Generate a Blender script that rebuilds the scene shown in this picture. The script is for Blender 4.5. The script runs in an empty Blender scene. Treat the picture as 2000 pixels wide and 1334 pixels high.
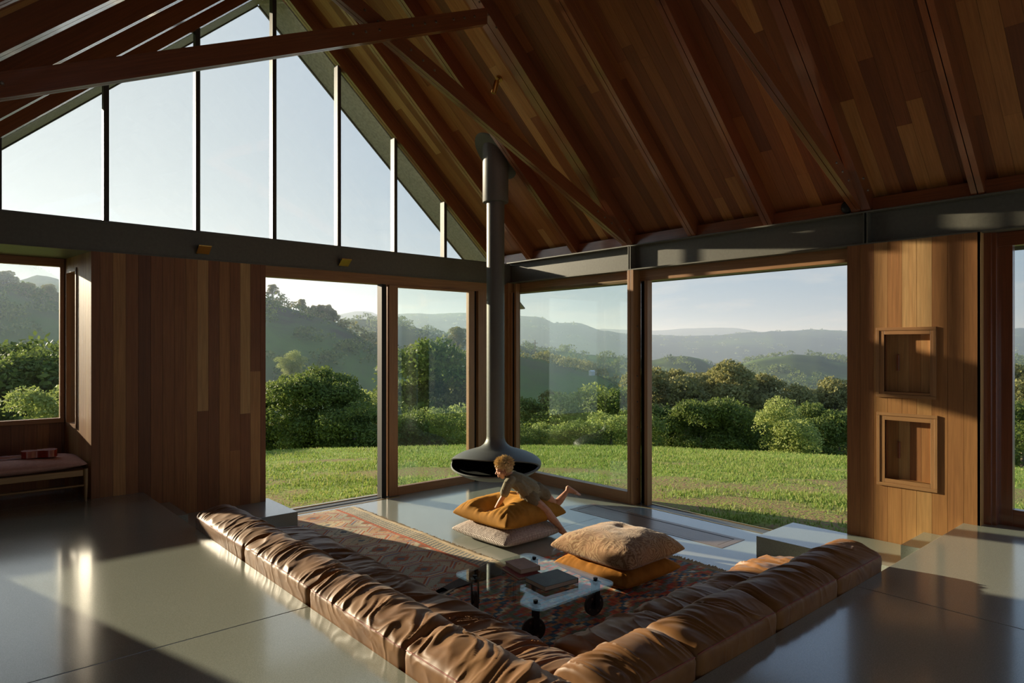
import bpy, bmesh, math, random
import numpy as np
from mathutils import Vector, Matrix

sc = bpy.context.scene
COL = sc.collection
R_ = math.radians

# ------------------------------------------------------------------ camera, sky, sun, exposure
cd = bpy.data.cameras.new('camera'); cam = bpy.data.objects.new('camera', cd); COL.objects.link(cam)
cd.sensor_width = 36.0; cd.lens = 1290.0 / 2000.0 * 36.0; cd.shift_y = 9.0 / 2000.0
cd.clip_start = 0.05; cd.clip_end = 20000
cam.location = (0, 0, 2.1); cam.rotation_euler = (R_(90), 0, R_(48.74 - 90))
sc.camera = cam

SUN_DIR = Vector((-0.28, 1.0, 0.231)).normalized()          # towards the sun
world = bpy.data.worlds.new('sky'); sc.world = world; world.use_nodes = True
wn = world.node_tree.nodes; wl = world.node_tree.links; wn.clear()
w_out = wn.new('ShaderNodeOutputWorld'); w_bg = wn.new('ShaderNodeBackground')
w_bg.inputs['Strength'].default_value = 1.0
# clear late-afternoon sky: pale at the horizon, bluer overhead, whitish towards the sun, thin cloud streaks low down
w_tc = wn.new('ShaderNodeTexCoord'); w_sx = wn.new('ShaderNodeSeparateXYZ'); wl.new(w_tc.outputs['Generated'], w_sx.inputs['Vector'])
w_gr = wn.new('ShaderNodeValToRGB'); w_e = w_gr.color_ramp.elements
w_e[0].position = 0.0; w_e[0].color = (0.33, 0.42, 0.50, 1); w_e[1].position = 1.0; w_e[1].color = (0.22, 0.36, 0.66, 1)
for p_, c_ in ((0.10, (0.31, 0.42, 0.53)), (0.22, (0.30, 0.43, 0.60)), (0.42, (0.30, 0.45, 0.70))):
    e_ = w_e.new(p_); e_.color = (*c_, 1)
wl.new(w_sx.outputs['Z'], w_gr.inputs['Fac'])
w_dt = wn.new('ShaderNodeVectorMath'); w_dt.operation = 'DOT_PRODUCT'; w_dt.inputs[1].default_value = SUN_DIR
wl.new(w_tc.outputs['Generated'], w_dt.inputs[0])
w_g1 = wn.new('ShaderNodeMapRange'); w_g1.inputs['From Min'].default_value = 0.45; w_g1.inputs['From Max'].default_value = 0.97; w_g1.interpolation_type = 'SMOOTHSTEP'
wl.new(w_dt.outputs['Value'], w_g1.inputs['Value'])
w_sun = wn.new('ShaderNodeMix'); w_sun.data_type = 'RGBA'; w_sun.inputs['B'].default_value = (0.62, 0.66, 0.68, 1)
w_gm = wn.new('ShaderNodeMath'); w_gm.operation = 'MULTIPLY'; w_gm.inputs[1].default_value = 0.9; wl.new(w_g1.outputs['Result'], w_gm.inputs[0])
wl.new(w_gr.outputs['Color'], w_sun.inputs['A']); wl.new(w_gm.outputs[0], w_sun.inputs['Factor'])
w_map = wn.new('ShaderNodeMapping'); w_map.inputs['Scale'].default_value = (6, 6, 30)
w_no = wn.new('ShaderNodeTexNoise'); w_no.inputs['Scale'].default_value = 1.6; w_no.inputs['Detail'].default_value = 7; w_no.inputs['Roughness'].default_value = 0.55
w_cr = wn.new('ShaderNodeMapRange'); w_cr.inputs['From Min'].default_value = 0.48; w_cr.inputs['From Max'].default_value = 0.72
w_el = wn.new('ShaderNodeMapRange'); w_el.inputs['From Min'].default_value = 0.22; w_el.inputs['From Max'].default_value = 0.06
w_mu = wn.new('ShaderNodeMath'); w_mu.operation = 'MULTIPLY'; w_m2 = wn.new('ShaderNodeMath'); w_m2.operation = 'MULTIPLY'; w_m2.inputs[1].default_value = 0.45
w_mx = wn.new('ShaderNodeMix'); w_mx.data_type = 'RGBA'; w_mx.inputs['B'].default_value = (0.78, 0.73, 0.66, 1)
wl.new(w_tc.outputs['Generated'], w_map.inputs['Vector']); wl.new(w_map.outputs['Vector'], w_no.inputs['Vector'])
wl.new(w_no.outputs['Fac'], w_cr.inputs['Value']); wl.new(w_sx.outputs['Z'], w_el.inputs['Value'])
wl.new(w_cr.outputs['Result'], w_mu.inputs[0]); wl.new(w_el.outputs['Result'], w_mu.inputs[1]); wl.new(w_mu.outputs[0], w_m2.inputs[0])
wl.new(w_sun.outputs['Result'], w_mx.inputs['A']); wl.new(w_m2.outputs[0], w_mx.inputs['Factor'])
wl.new(w_mx.outputs['Result'], w_bg.inputs['Color']); wl.new(w_bg.outputs['Background'], w_out.inputs['Surface'])

sl = bpy.data.lights.new('sun', 'SUN'); sun = bpy.data.objects.new('sun', sl); COL.objects.link(sun)
sl.energy = 12.0; sl.color = (1.0, 0.87, 0.66); sl.angle = R_(0.7)
sun.rotation_euler = (-SUN_DIR).to_track_quat('-Z', 'Y').to_euler(); sun.location = (-6, 26, 8)

sc.view_settings.view_transform = 'Standard'; sc.view_settings.look = 'None'
sc.view_settings.gamma = 1.0; sc.view_settings.use_curve_mapping = False
sc.view_settings.exposure = 0.0
try: sc.cycles.transparent_max_bounces = 16
except Exception: pass

# ------------------------------------------------------------------ helpers
rng = random.Random(7)
nrs = np.random.RandomState(11)

def _hash(ix, iy, iz, seed):
    h = (ix.astype(np.int64) * 374761393 + iy.astype(np.int64) * 668265263 + iz.astype(np.int64) * 2147483647 + seed * 974634777) & 0xffffffff
    h = ((h ^ (h >> 13)) * 1274126177) & 0xffffffff
    h = h ^ (h >> 16)
    return (h & 0xffffff) / float(0xffffff)

def vnoise(x, y, z=0.0, seed=0):
    """value noise 0..1 on numpy arrays"""
    x, y, z = np.broadcast_arrays(np.asarray(x, float), np.asarray(y, float), np.asarray(z, float))
    x0, y0, z0 = np.floor(x), np.floor(y), np.floor(z)
    fx, fy, fz = x - x0, y - y0, z - z0
    fx = fx * fx * (3 - 2 * fx); fy = fy * fy * (3 - 2 * fy); fz = fz * fz * (3 - 2 * fz)
    def c(a, b, d): return _hash(x0 + a, y0 + b, z0 + d, seed)
    r = 0
    for a in (0, 1):
        for b in (0, 1):
            for d in (0, 1):
                r = r + c(a, b, d) * (fx if a else 1 - fx) * (fy if b else 1 - fy) * (fz if d else 1 - fz)
    return r

def fbm(x, y, z=0.0, seed=0, oct=4):
    r, a, s, t = 0, 1.0, 1.0, 0.0
    for k in range(oct):
        r = r + a * vnoise(np.asarray(x) * s, np.asarray(y) * s, np.asarray(z) * s, seed + k * 17); t += a; a *= 0.5; s *= 2.03
    return r / t

class M:
    """collects faces; build() links them as ONE mesh object"""
    def __init__(self): self.v = []; self.f = []; self.uv = []; self.tone = []; self.mi = []
    def add(self, verts, faces, uv=None, tone=None, mi=0):
        b = len(self.v); self.v.extend([tuple(p) for p in verts])
        for f in faces:
            self.f.append([b + i for i in f]); self.mi.append(mi)
            self.uv.append([uv[i] for i in f] if uv is not None else None); self.tone.append(tone)
        return self
    def box(self, x0, y0, z0, x1, y1, z1, tone=None, mi=0, uvaxis=None):
        a = ((min(x0, x1), min(y0, y1), min(z0, z1)), (max(x0, x1), max(y0, y1), max(z0, z1)))
        vs = [(a[i][0], a[j][1], a[k][2]) for i in (0, 1) for j in (0, 1) for k in (0, 1)]
        fs = [(0, 1, 3, 2), (4, 6, 7, 5), (0, 4, 5, 1), (2, 3, 7, 6), (0, 2, 6, 4), (1, 5, 7, 3)]
        uv = None
        if uvaxis is not None:
            o = rng.random() * 50
            al = uvaxis; oth = [k for k in range(3) if k != al]
            uv = [(p[oth[0]] + p[oth[1]] + o, p[al] + o * 3) for p in vs]
            if tone is None: tone = (0.5, 0.5)
        return self.add(vs, fs, uv, tone, mi)
    def obox(self, o, a, b, c, tone=None, mi=0):
        """oriented box: corner o, edge vectors a (along the grain), b, c"""
        o, a, b, c = Vector(o), Vector(a), Vector(b), Vector(c)
        if a.cross(b).dot(c) < 0: b, c = c, b
        vs = [o + a * i + b * j + c * k for i in (0, 1) for j in (0, 1) for k in (0, 1)]
        fs = [(0, 1, 3, 2), (4, 6, 7, 5), (0, 4, 5, 1), (2, 3, 7, 6), (0, 2, 6, 4), (1, 5, 7, 3)]
        r = rng.random() * 50
        uv = [(j * b.length + k * c.length + r, i * a.length + r * 3) for i in (0, 1) for j in (0, 1) for k in (0, 1)]
        return self.add([tuple(p) for p in vs], fs, uv, tone or (0.5, 0.5), mi)
    def grid(self, P, closed_u=False, closed_v=False, uv=None, mi=0, flip=False):
        """P: (nu, nv, 3) array of points"""
        nu, nv = P.shape[:2]; vs = P.reshape(-1, 3).tolist(); fs = []
        for i in range(nu if closed_u else nu - 1):
            for j in range(nv if closed_v else nv - 1):
                q = (i * nv + j, ((i + 1) % nu) * nv + j, ((i + 1) % nu) * nv + (j + 1) % nv, i * nv + (j + 1) % nv)
                fs.append(q[::-1] if flip else q)
        return self.add(vs, fs, None if uv is None else uv.reshape(-1, 2).tolist(), None, mi)
    def tube(self, pts, r, n=10, cap=True, mi=0):
        pts = [Vector(p) for p in pts]; rr = r if isinstance(r, (list, tuple)) else [r] * len(pts)
        rings = []; prev = None
        for i, p in enumerate(pts):
            d = (pts[min(i + 1, len(pts) - 1)] - pts[max(i - 1, 0)]).normalized()
            up = prev if prev is not None else (Vector((0, 0, 1)) if abs(d.z) < 0.9 else Vector((1, 0, 0)))
            s = d.cross(up).normalized(); u = s.cross(d).normalized(); prev = u
            rings.append([p + (s * math.cos(2 * math.pi * k / n) + u * math.sin(2 * math.pi * k / n)) * rr[i] for k in range(n)])
        vs = [tuple(q) for g in rings for q in g]; fs = []
        for i in range(len(pts) - 1):
            for k in range(n): fs.append((i * n + k, i * n + (k + 1) % n, (i + 1) * n + (k + 1) % n, (i + 1) * n + k))
        if cap: fs.append(tuple(range(n))[::-1]); fs.append(tuple((len(pts) - 1) * n + k for k in range(n)))
        return self.add(vs, fs, None, None, mi)
    def lathe(self, prof, n=48, c=(0, 0, 0), mi=0):
        vs = []; fs = []
        for r, z in prof:
            for k in range(n): vs.append((c[0] + r * math.cos(2 * math.pi * k / n), c[1] + r * math.sin(2 * math.pi * k / n), c[2] + z))
        for i in range(len(prof) - 1):
            for k in range(n): fs.append((i * n + k, i * n + (k + 1) % n, (i + 1) * n + (k + 1) % n, (i + 1) * n + k))
        return self.add(vs, fs, None, None, mi)
    def prism(self, poly, z0, z1, mi=0):
        n = len(poly); vs = [(p[0], p[1], z0) for p in poly] + [(p[0], p[1], z1) for p in poly]
        fs = [tuple(range(n))[::-1], tuple(range(n, 2 * n))] + [(i, (i + 1) % n, n + (i + 1) % n, n + i) for i in range(n)]
        return self.add(vs, fs, None, None, mi)
    def build(self, name, mat, parent=None, smooth=None, bevel=0.0, recalc=False):
        me = bpy.data.meshes.new(name); me.from_pydata(self.v, [], self.f); me.update()
        for m in (mat if isinstance(mat, (list, tuple)) else [mat]): me.materials.append(m)
        if any(self.mi): me.polygons.foreach_set('material_index', self.mi)
        if any(u is not None for u in self.uv):
            l = me.uv_layers.new(name='UVMap'); flat = []
            for f, u in zip(self.f, self.uv):
                for i in range(len(f)): flat.extend(u[i] if u is not None else (0, 0))
            l.data.foreach_set('uv', flat)
        if any(t is not None for t in self.tone):
            ca = me.color_attributes.new('tone', 'FLOAT_COLOR', 'CORNER'); flat = []
            for f, t in zip(self.f, self.tone):
                t = t or (0.5, 0.5)
                flat.extend((t[0], t[1], 0, 1) * len(f))
            ca.data.foreach_set('color', flat)
        if recalc:
            bm = bmesh.new(); bm.from_mesh(me); bmesh.ops.recalc_face_normals(bm, faces=bm.faces); bm.to_mesh(me); bm.free()
        if smooth is not None:
            me.polygons.foreach_set('use_smooth', [True] * len(me.polygons)); me.set_sharp_from_angle(angle=R_(smooth))
        o = bpy.data.objects.new(name, me); COL.objects.link(o)
        if parent is not None: o.parent = parent; o.matrix_parent_inverse = parent.matrix_world.inverted() if False else Matrix.Translation(-Vector(parent.location)) if parent.rotation_euler.z == 0 else parent.matrix_basis.inverted()
        if bevel: b = o.modifiers.new('bevel', 'BEVEL'); b.width = bevel; b.segments = 2; b.limit_method = 'ANGLE'; b.angle_limit = R_(40)
        return o

def tag(o, label, cat, group=None):
    o['label'] = label; o['category'] = cat
    if group: o['group'] = group
    return o
def thing(name, label, cat, loc=(0, 0, 0), group=None):
    o = bpy.data.objects.new(name, None); COL.objects.link(o); o.location = loc; o.empty_display_size = 0.1
    return tag(o, label, cat, group)
def struct(o): o['kind'] = 'structure'; return o
def sempty(name, loc=(0, 0, 0)):
    o = bpy.data.objects.new(name, None); COL.objects.link(o); o.location = loc; o['kind'] = 'structure'; return o

# ------------------------------------------------------------------ materials
def new_mat(name):
    m = bpy.data.materials.new(name); m.use_nodes = True
    return m, m.node_tree.nodes, m.node_tree.links, m.node_tree.nodes['Principled BSDF']
def ramp(n, stops):
    r = n.new('ShaderNodeValToRGB'); e = r.color_ramp.elements
    while len(e) < len(stops): e.new(0.5)
    for x, (p, c) in zip(e, stops): x.position = p; x.color = (*c, 1)
    return r
def noise(n, l, scale, detail=4, rough=0.55, coord='Object', mscale=None, vec=None):
    if vec is None:
        tc = n.new('ShaderNodeTexCoord'); vec = tc.outputs[coord]
    if mscale:
        mp = n.new('ShaderNodeMapping'); mp.inputs['Scale'].default_value = mscale; l.new(vec, mp.inputs['Vector']); vec = mp.outputs['Vector']
    t = n.new('ShaderNodeTexNoise'); t.inputs['Scale'].default_value = scale; t.inputs['Detail'].default_value = detail; t.inputs['Roughness'].default_value = rough
    l.new(vec, t.inputs['Vector']); return t
def bump(n, l, src, strength, dist, bsdf):
    b = n.new('ShaderNodeBump'); b.inputs['Strength'].default_value = strength; b.inputs['Distance'].default_value = dist
    l.new(src, b.inputs['Height']); l.new(b.outputs['Normal'], bsdf.inputs['Normal']); return b
def simple(name, col, rough=0.5, metal=0.0, spec=0.5, var=0.12, nscale=12, bmp=0.0, mscale=None, detail=4):
    m, n, l, b = new_mat(name); t = noise(n, l, nscale, detail, mscale=mscale)
    r = ramp(n, [(0.3, tuple(c * (1 - var) for c in col)), (0.7, tuple(min(1, c * (1 + var)) for c in col))])
    l.new(t.outputs['Fac'], r.inputs['Fac']); l.new(r.outputs['Color'], b.inputs['Base Color'])
    b.inputs['Roughness'].default_value = rough; b.inputs['Metallic'].default_value = metal; b.inputs['Specular IOR Level'].default_value = spec
    if bmp: bump(n, l, t.outputs['Fac'], bmp, 0.01, b)
    return m

def wood(name, stops, rough=0.42, spec=0.4, grain=1.0, coat=0.0):
    """board timber: tone.r picks the board colour, UV runs across (u) and along (v) the board"""
    m, n, l, b = new_mat(name)
    at = n.new('ShaderNodeAttribute'); at.attribute_name = 'tone'
    uv = n.new('ShaderNodeUVMap')
    g = noise(n, l, 1.0, 6, 0.62, vec=uv.outputs['UV'], mscale=(60, 2.2, 1))
    g2 = noise(n, l, 1.0, 3, 0.5, vec=uv.outputs['UV'], mscale=(14, 0.9, 1)); g2.inputs['Distortion'].default_value = 1.2
    sp = n.new('ShaderNodeSeparateColor'); l.new(at.outputs['Color'], sp.inputs['Color'])
    a1 = n.new('ShaderNodeMath'); a1.operation = 'MULTIPLY_ADD'; a1.inputs[1].default_value = 0.22 * grain; l.new(g2.outputs['Fac'], a1.inputs[0]); l.new(sp.outputs[0], a1.inputs[2])
    a2 = n.new('ShaderNodeMath'); a2.operation = 'SUBTRACT'; a2.inputs[1].default_value = 0.11 * grain; l.new(a1.outputs[0], a2.inputs[0])
    r = ramp(n, stops); l.new(a2.outputs[0], r.inputs['Fac'])
    hs = n.new('ShaderNodeHueSaturation'); l.new(r.outputs['Color'], hs.inputs['Color'])
    mr = n.new('ShaderNodeMapRange'); mr.inputs['From Min'].default_value = 0.3; mr.inputs['From Max'].default_value = 0.7
    mr.inputs['To Min'].default_value = 1 - 0.22 * grain; mr.inputs['To Max'].default_value = 1 + 0.18 * grain
    l.new(g.outputs['Fac'], mr.inputs['Value']); l.new(mr.outputs['Result'], hs.inputs['Value']); l.new(hs.outputs['Color'], b.inputs['Base Color'])
    b.inputs['Roughness'].default_value = rough; b.inputs['Specular IOR Level'].default_value = spec
    b.inputs['Coat Weight'].default_value = coat; b.inputs['Coat Roughness'].default_value = 0.12
    bump(n, l, g.outputs['Fac'], 0.12, 0.004, b)
    return m

GUM = [(0.0, (0.15, 0.046, 0.019)), (0.28, (0.25, 0.080, 0.026)), (0.5, (0.33, 0.118, 0.034)), (0.72, (0.42, 0.18, 0.052)), (1.0, (0.55, 0.30, 0.11))]
MAT = {}
MAT['lining'] = wood('ceiling_boards', GUM, 0.4)
MAT['wallwood'] = wood('wall_boards', [(0.0, (0.14, 0.052, 0.022)), (0.3, (0.25, 0.098, 0.036)), (0.55, (0.35, 0.16, 0.054)), (0.8, (0.44, 0.24, 0.092)), (1.0, (0.53, 0.35, 0.155))], 0.45)
MAT['rafter'] = wood('rafter_timber', [(0.0, (0.14, 0.036, 0.014)), (0.5, (0.21, 0.062, 0.022)), (1.0, (0.30, 0.11, 0.04))], 0.3, 0.5, coat=0.8)
MAT['frame'] = wood('frame_timber', [(0.0, (0.22, 0.10, 0.042)), (0.5, (0.33, 0.165, 0.07)), (1.0, (0.45, 0.27, 0.13))], 0.4)
MAT['oak'] = wood('bench_oak', [(0.0, (0.28, 0.17, 0.07)), (1.0, (0.45, 0.3, 0.14))], 0.45)
MAT['hatch'] = wood('floor_timber', [(0.0, (0.2, 0.13, 0.08)), (1.0, (0.3, 0.2, 0.13))], 0.3)
MAT['steel'] = simple('painted_steel', (0.118, 0.113, 0.09), 0.45, 0.0, 0.5, 0.10, 30)
MAT['darksteel'] = simple('fireplace_steel', (0.11, 0.107, 0.10), 0.5, 0.0, 0.45, 0.06, 40)
MAT['black'] = simple('black_seal', (0.012, 0.012, 0.012), 0.6, 0, 0.3)
MAT['soot'] = simple('soot_black', (0.006, 0.0055, 0.005), 0.9, 0, 0.1)
MAT['bronze'] = simple('mullion_bronze', (0.05, 0.045, 0.04), 0.45, 0.0, 0.4, 0.06)
MAT['brass'] = simple('brass', (0.55, 0.34, 0.10), 0.28, 1.0, 0.5, 0.05)
MAT['bolt'] = simple('zinc_bolt', (0.30, 0.26, 0.22), 0.35, 0.9)
MAT['soffit'] = simple('fibre_cement_soffit', (0.26, 0.255, 0.215), 0.7, 0, 0.3, 0.22, 26, 0.1)

def concrete_mat():
    m, n, l, b = new_mat('polished_concrete')
    tc = n.new('ShaderNodeTexCoord')
    a = noise(n, l, 1.6, 6, 0.6, vec=tc.outputs['Object']); a.inputs['Distortion'].default_value = 0.8
    c = noise(n, l, 180, 2, 0.5, vec=tc.outputs['Object'])
    st = noise(n, l, 1.0, 5, 0.6, vec=tc.outputs['Object'], mscale=(1.2, 6, 1))
    r = ramp(n, [(0.28, (0.19, 0.212, 0.184)), (0.5, (0.255, 0.28, 0.24)), (0.75, (0.325, 0.35, 0.298))])
    mx = n.new('ShaderNodeMath'); mx.operation = 'MULTIPLY_ADD'; mx.inputs[1].default_value = 0.35; l.new(st.outputs['Fac'], mx.inputs[0])
    m2 = n.new('ShaderNodeMath'); m2.operation = 'MULTIPLY_ADD'; m2.inputs[1].default_value = 0.65; l.new(a.outputs['Fac'], m2.inputs[0]); l.new(mx.outputs[0], m2.inputs[2])
    l.new(m2.outputs[0], r.inputs['Fac'])
    mr = n.new('ShaderNodeMapRange'); mr.inputs['From Min'].default_value = 0.35; mr.inputs['From Max'].default_value = 0.65; mr.inputs['To Min'].default_value = 0.86; mr.inputs['To Max'].default_value = 1.12
    l.new(c.outputs['Fac'], mr.inputs['Value'])
    hs = n.new('ShaderNodeHueSaturation'); l.new(r.outputs['Color'], hs.inputs['Color']); l.new(mr.outputs['Result'], hs.inputs['Value'])
    l.new(hs.outputs['Color'], b.inputs['Base Color'])
    rr = n.new('ShaderNodeMapRange'); rr.inputs['To Min'].default_value = 0.12; rr.inputs['To Max'].default_value = 0.28
    l.new(a.outputs['Fac'], rr.inputs['Value']); l.new(rr.outputs['Result'], b.inputs['Roughness'])
    b.inputs['Specular IOR Level'].default_value = 0.6; b.inputs['Coat Weight'].default_value = 0.6; b.inputs['Coat Roughness'].default_value = 0.11; b.inputs['Coat IOR'].default_value = 1.55
    wv = noise(n, l, 2.2, 2, 0.5, vec=tc.outputs['Object']); bump(n, l, wv.outputs['Fac'], 0.05, 0.02, b)
    return m
MAT['concrete'] = concrete_mat()

def glass_mat(name, tint, refl=1.0, dust=True):
    m, n, l, b = new_mat(name); n.remove(b); out = n['Material Output']
    tr = n.new('ShaderNodeBsdfTransparent'); tr.inputs['Color'].default_value = (*tint, 1)
    gl = n.new('ShaderNodeBsdfGlossy'); gl.inputs['Roughness'].default_value = 0.0
    fr = n.new('ShaderNodeFresnel'); fr.inputs['IOR'].default_value = 1.5
    # fresnel is for one face of the sheet; the back face must not turn to total reflection
    ge = n.new('ShaderNodeNewGeometry'); io = n.new('ShaderNodeMix'); io.data_type = 'FLOAT'
    io.inputs['A'].default_value = 1.5; io.inputs['B'].default_value = 1 / 1.5
    l.new(ge.outputs['Backfacing'], io.inputs['Factor']); l.new(io.outputs['Result'], fr.inputs['IOR'])
    mu = n.new('ShaderNodeMath'); mu.operation = 'MULTIPLY'; mu.inputs[1].default_value = refl; l.new(fr.outputs['Fac'], mu.inputs[0])
    dn = noise(n, l, 30, 3); rp = n.new('ShaderNodeMapRange'); rp.inputs['From Min'].default_value = 0.6; rp.inputs['From Max'].default_value = 1.0; rp.inputs['To Min'].default_value = 0; rp.inputs['To Max'].default_value = 0.02
    l.new(dn.outputs['Fac'], rp.inputs['Value'])
    if dust: l.new(rp.outputs['Result'], gl.inputs['Roughness'])
    mx = n.new('ShaderNodeMixShader'); l.new(mu.outputs[0], mx.inputs['Fac']); l.new(tr.outputs[0], mx.inputs[1]); l.new(gl.outputs[0], mx.inputs[2])
    l.new(mx.outputs[0], out.inputs['Surface']); return m
MAT['glass'] = glass_mat('clear_glass', (0.97, 0.985, 0.98))
MAT['tinted'] = glass_mat('green_tinted_glass', (0.93, 0.975, 0.945), 1.1)
MAT['tableglass'] = glass_mat('table_glass', (0.88, 0.95, 0.94), 1.0, False)
# ------------------------------------------------------------------ room dimensions (metres; lower floor z = 0)
XB, YA = 6.96, 8.05            # inner faces of the doorway wall (right) and of the gable wall (left)
UP = 0.51                      # raised floor level
XR, SL = 3.33, 0.905           # ridge line and roof slope
ZE = 3.46                      # underside of rafters at the right wall
XL, YB = -0.95, -6.0           # left wall, wall behind the camera
YG = 8.47                      # gable glazing plane
def zr(x): return ZE + SL * (XB - XR - abs(x - XR))   # underside of rafters
LD = 0.235                     # vertical rafter depth

def cut(rects, hole):
    out = []
    for (a0, b0, a1, b1) in rects:
        h0, k0, h1, k1 = hole
        if h1 <= a0 or h0 >= a1 or k1 <= b0 or k0 >= b1: out.append((a0, b0, a1, b1)); continue
        if b0 < k0: out.append((a0, b0, a1, k0))
        if b1 > k1: out.append((a0, k1, a1, b1))
        lo, hi = max(b0, k0), min(b1, k1)
        if a0 < h0: out.append((a0, lo, h0, hi))
        if a1 > h1: out.append((h1, lo, a1, hi))
    return out

def tone_wall():
    t = rng.gauss(0.30, 0.14)
    if rng.random() < 0.12: t += 0.25
    return (min(0.95, max(0.05, t)), rng.random())

# ---- floors
m = M(); J = 0.003
for y0, y1 in ((1.79, 5.38), (5.38, YA + 0.27)):
    m.box(1.73, y0 + J / 2, -0.2, XB + 0.02, y1 - J / 2, 0)
m.box(1.73, 1.79, -0.3, XB + 0.22, YA + 0.3, -0.006)
fl = struct(m.build('floor', MAT['concrete'], bevel=0.002)); fl['label'] = 'polished concrete floor of the sunken lounge'
m = M()
for x0, y0, x1, y1 in ((XL, 3.85, 1.73, YA + 0.02), (XL, -0.4, 1.73, 3.85), (XL, YB, 1.73, -0.4), (1.73, YB, 4.6, 1.79), (4.6, YB, XB + 0.3, 1.79)):
    m.box(x0 + J / 2, y0 + J / 2, -0.2, x1 - J / 2, y1 - J / 2, UP)
m.box(XL, YA + 0.02, -0.2, 1.24, 9.1, UP)
m.box(XL, YB, -0.3, 1.72, YA, UP - 0.006); m.box(1.72, YB, -0.3, XB, 1.78, UP - 0.006)
up = struct(m.build('floor', MAT['concrete'], bevel=0.004)); up['label'] = 'raised polished concrete floor around the lounge'
m = M(); m.box(1.73, 7.306, 0, 3.146, 8.2, 0.205); m.box(1.73, 7.33, 0.2, 1.985, YA, 0.365)
st = struct(m.build('floor', MAT['concrete'], bevel=0.004)); st['label'] = 'low concrete step platform below the left timber wall'
m = M(); m.box(6.18, 1.79, 0, XB - 0.005, 3.348, 0.205); m.box(6.36, 1.79, 0.2, XB - 0.005, 2.10, 0.365)
st = struct(m.build('floor', MAT['concrete'], bevel=0.004)); st['label'] = 'low concrete step platform below the right timber wall'

# ---- gable wall: boarded pier
wa = sempty('wall_gable')
m = M(); x = 1.24; k = 0
ov = {9: (1.352, 0.86, 0.22), 13: (1.291, 0.88, 0.25), 14: (1.796, 0.22, 0.72), 12: (0.862, 0.30, 0.52)}
while x < 3.06 - 1e-3:
    w = 0.078 if k == 0 else 0.1198
    x1 = min(3.06, x + w)
    segs = [(0, 3.09, tone_wall())]
    if k in ov: zj, ta, tb = ov[k]; segs = [(0, zj - 0.001, (tb, 0.3)), (zj + 0.001, 3.09, (ta, 0.6))]
    for z0, z1, t in segs: m.obox((x + 0.0012, YA, z0), (0, 0, z1 - z0), (x1 - x - 0.0024, 0, 0), (0, 0.02, 0), t)
    x = x1; k += 1
m.build('board_cladding', MAT['wallwood'], wa)
m = M(); m.box(1.27, YA + 0.02, 0, 3.06, 8.45, 3.09); m.build('wall_core', MAT['black'], wa)
# reveal of the window nook (slightly splayed), with its narrow side window
RA, RB = Vector((1.24, YA, 0)), Vector((1.13, 9.05, 0)); rd = (RB - RA).normalized(); rl = (RB - RA).length; rn = Vector((rd.y, -rd.x, 0))
m = M()
W0, W1, WZ0, WZ1 = 0.50, 0.90, 1.20, 2.96
s = 0.0; k = 0
while s < rl - 1e-3:
    s1 = min(rl, s + 0.0915)
    for (a0, b0, a1, b1) in cut([(s + 0.001, UP, s1 - 0.001, 3.09)], (W0, WZ0, W1, WZ1)):
        m.obox(RA + rd * a0 + Vector((0, 0, b0)), (0, 0, b1 - b0), rd * (a1 - a0), rn * 0.06, (min(0.95, max(0.3, rng.gauss(0.72, 0.1))), 0))
    s = s1; k += 1
m.build('reveal_boards', MAT['wallwood'], wa)

w = sempty('window_3')
m = M()
for a0, b0, a1, b1 in ((W0, WZ0, W0 + 0.03, WZ1), (W1 - 0.03, WZ0, W1, WZ1), (W0, WZ0, W1, WZ0 + 0.04), (W0, WZ1 - 0.04, W1, WZ1)):
    m.obox(RA + rd * a0 + Vector((0, 0, b0)) - rn * 0.012, (0, 0, b1 - b0), rd * (a1 - a0), rn * 0.09)
m.build('frame', MAT['frame'], w)
m = M(); m.obox(RA + rd * (W0 + 0.03) + Vector((0, 0, WZ0 + 0.04)) + rn * 0.03, (0, 0, WZ1 - WZ0 - 0.08), rd * (W1 - W0 - 0.06), rn * 0.01); m.build('pane', MAT['glass'], w)
m = M(); m.box(1.245, YA + 0.5, 0, 1.27, 8.45, 3.09)

# nook shell
m = M(); m.box(-0.75, YA + 0.05, 3.09, 1.26, 9.2, 3.32); struct(m.build('ceiling', MAT['steel']))['label'] = 'low steel ceiling of the window nook'
wk = sempty('wall_nook'); m = M(); x = -0.62; k = 0
while x < 1.13:
    x1 = min(1.13, x + 0.115); m.obox((x + 0.001, 9.03, UP), (0, 0, 0.74), (x1 - x - 0.002, 0, 0), (0, 0.02, 0), (rng.uniform(0.15, 0.5), 0)); x = x1
m.build('board_cladding', MAT['wallwood'], wk)
m = M(); m.box(-0.75, 9.05, 0, 1.2, 9.14, 1.24); m.box(-0.75, YA + 0.06, 0, -0.62, 9.14, 3.09); m.box(-0.95, YA, 0, -0.62, YA + 0.3, 3.09); m.build('wall_core', MAT['wallwood'], wk)
w = sempty('window_2'); m = M()
m.box(-0.62, 9.0, 1.235, 1.13, 9.08, 1.285, uvaxis=0); m.box(-0.62, 9.0, 3.0, 1.13, 9.08, 3.09, uvaxis=0)
m.box(1.085, 9.0, 1.285, 1.13, 9.08, 3.0, uvaxis=2); m.box(-0.62, 9.0, 1.285, -0.57, 9.08, 3.0, uvaxis=2)
m.build('frame', MAT['frame'], w, bevel=0.003)
m = M(); m.box(-0.57, 9.035, 1.285, 1.085, 9.045, 3.0); m.build('pane', MAT['glass'], w)

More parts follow.
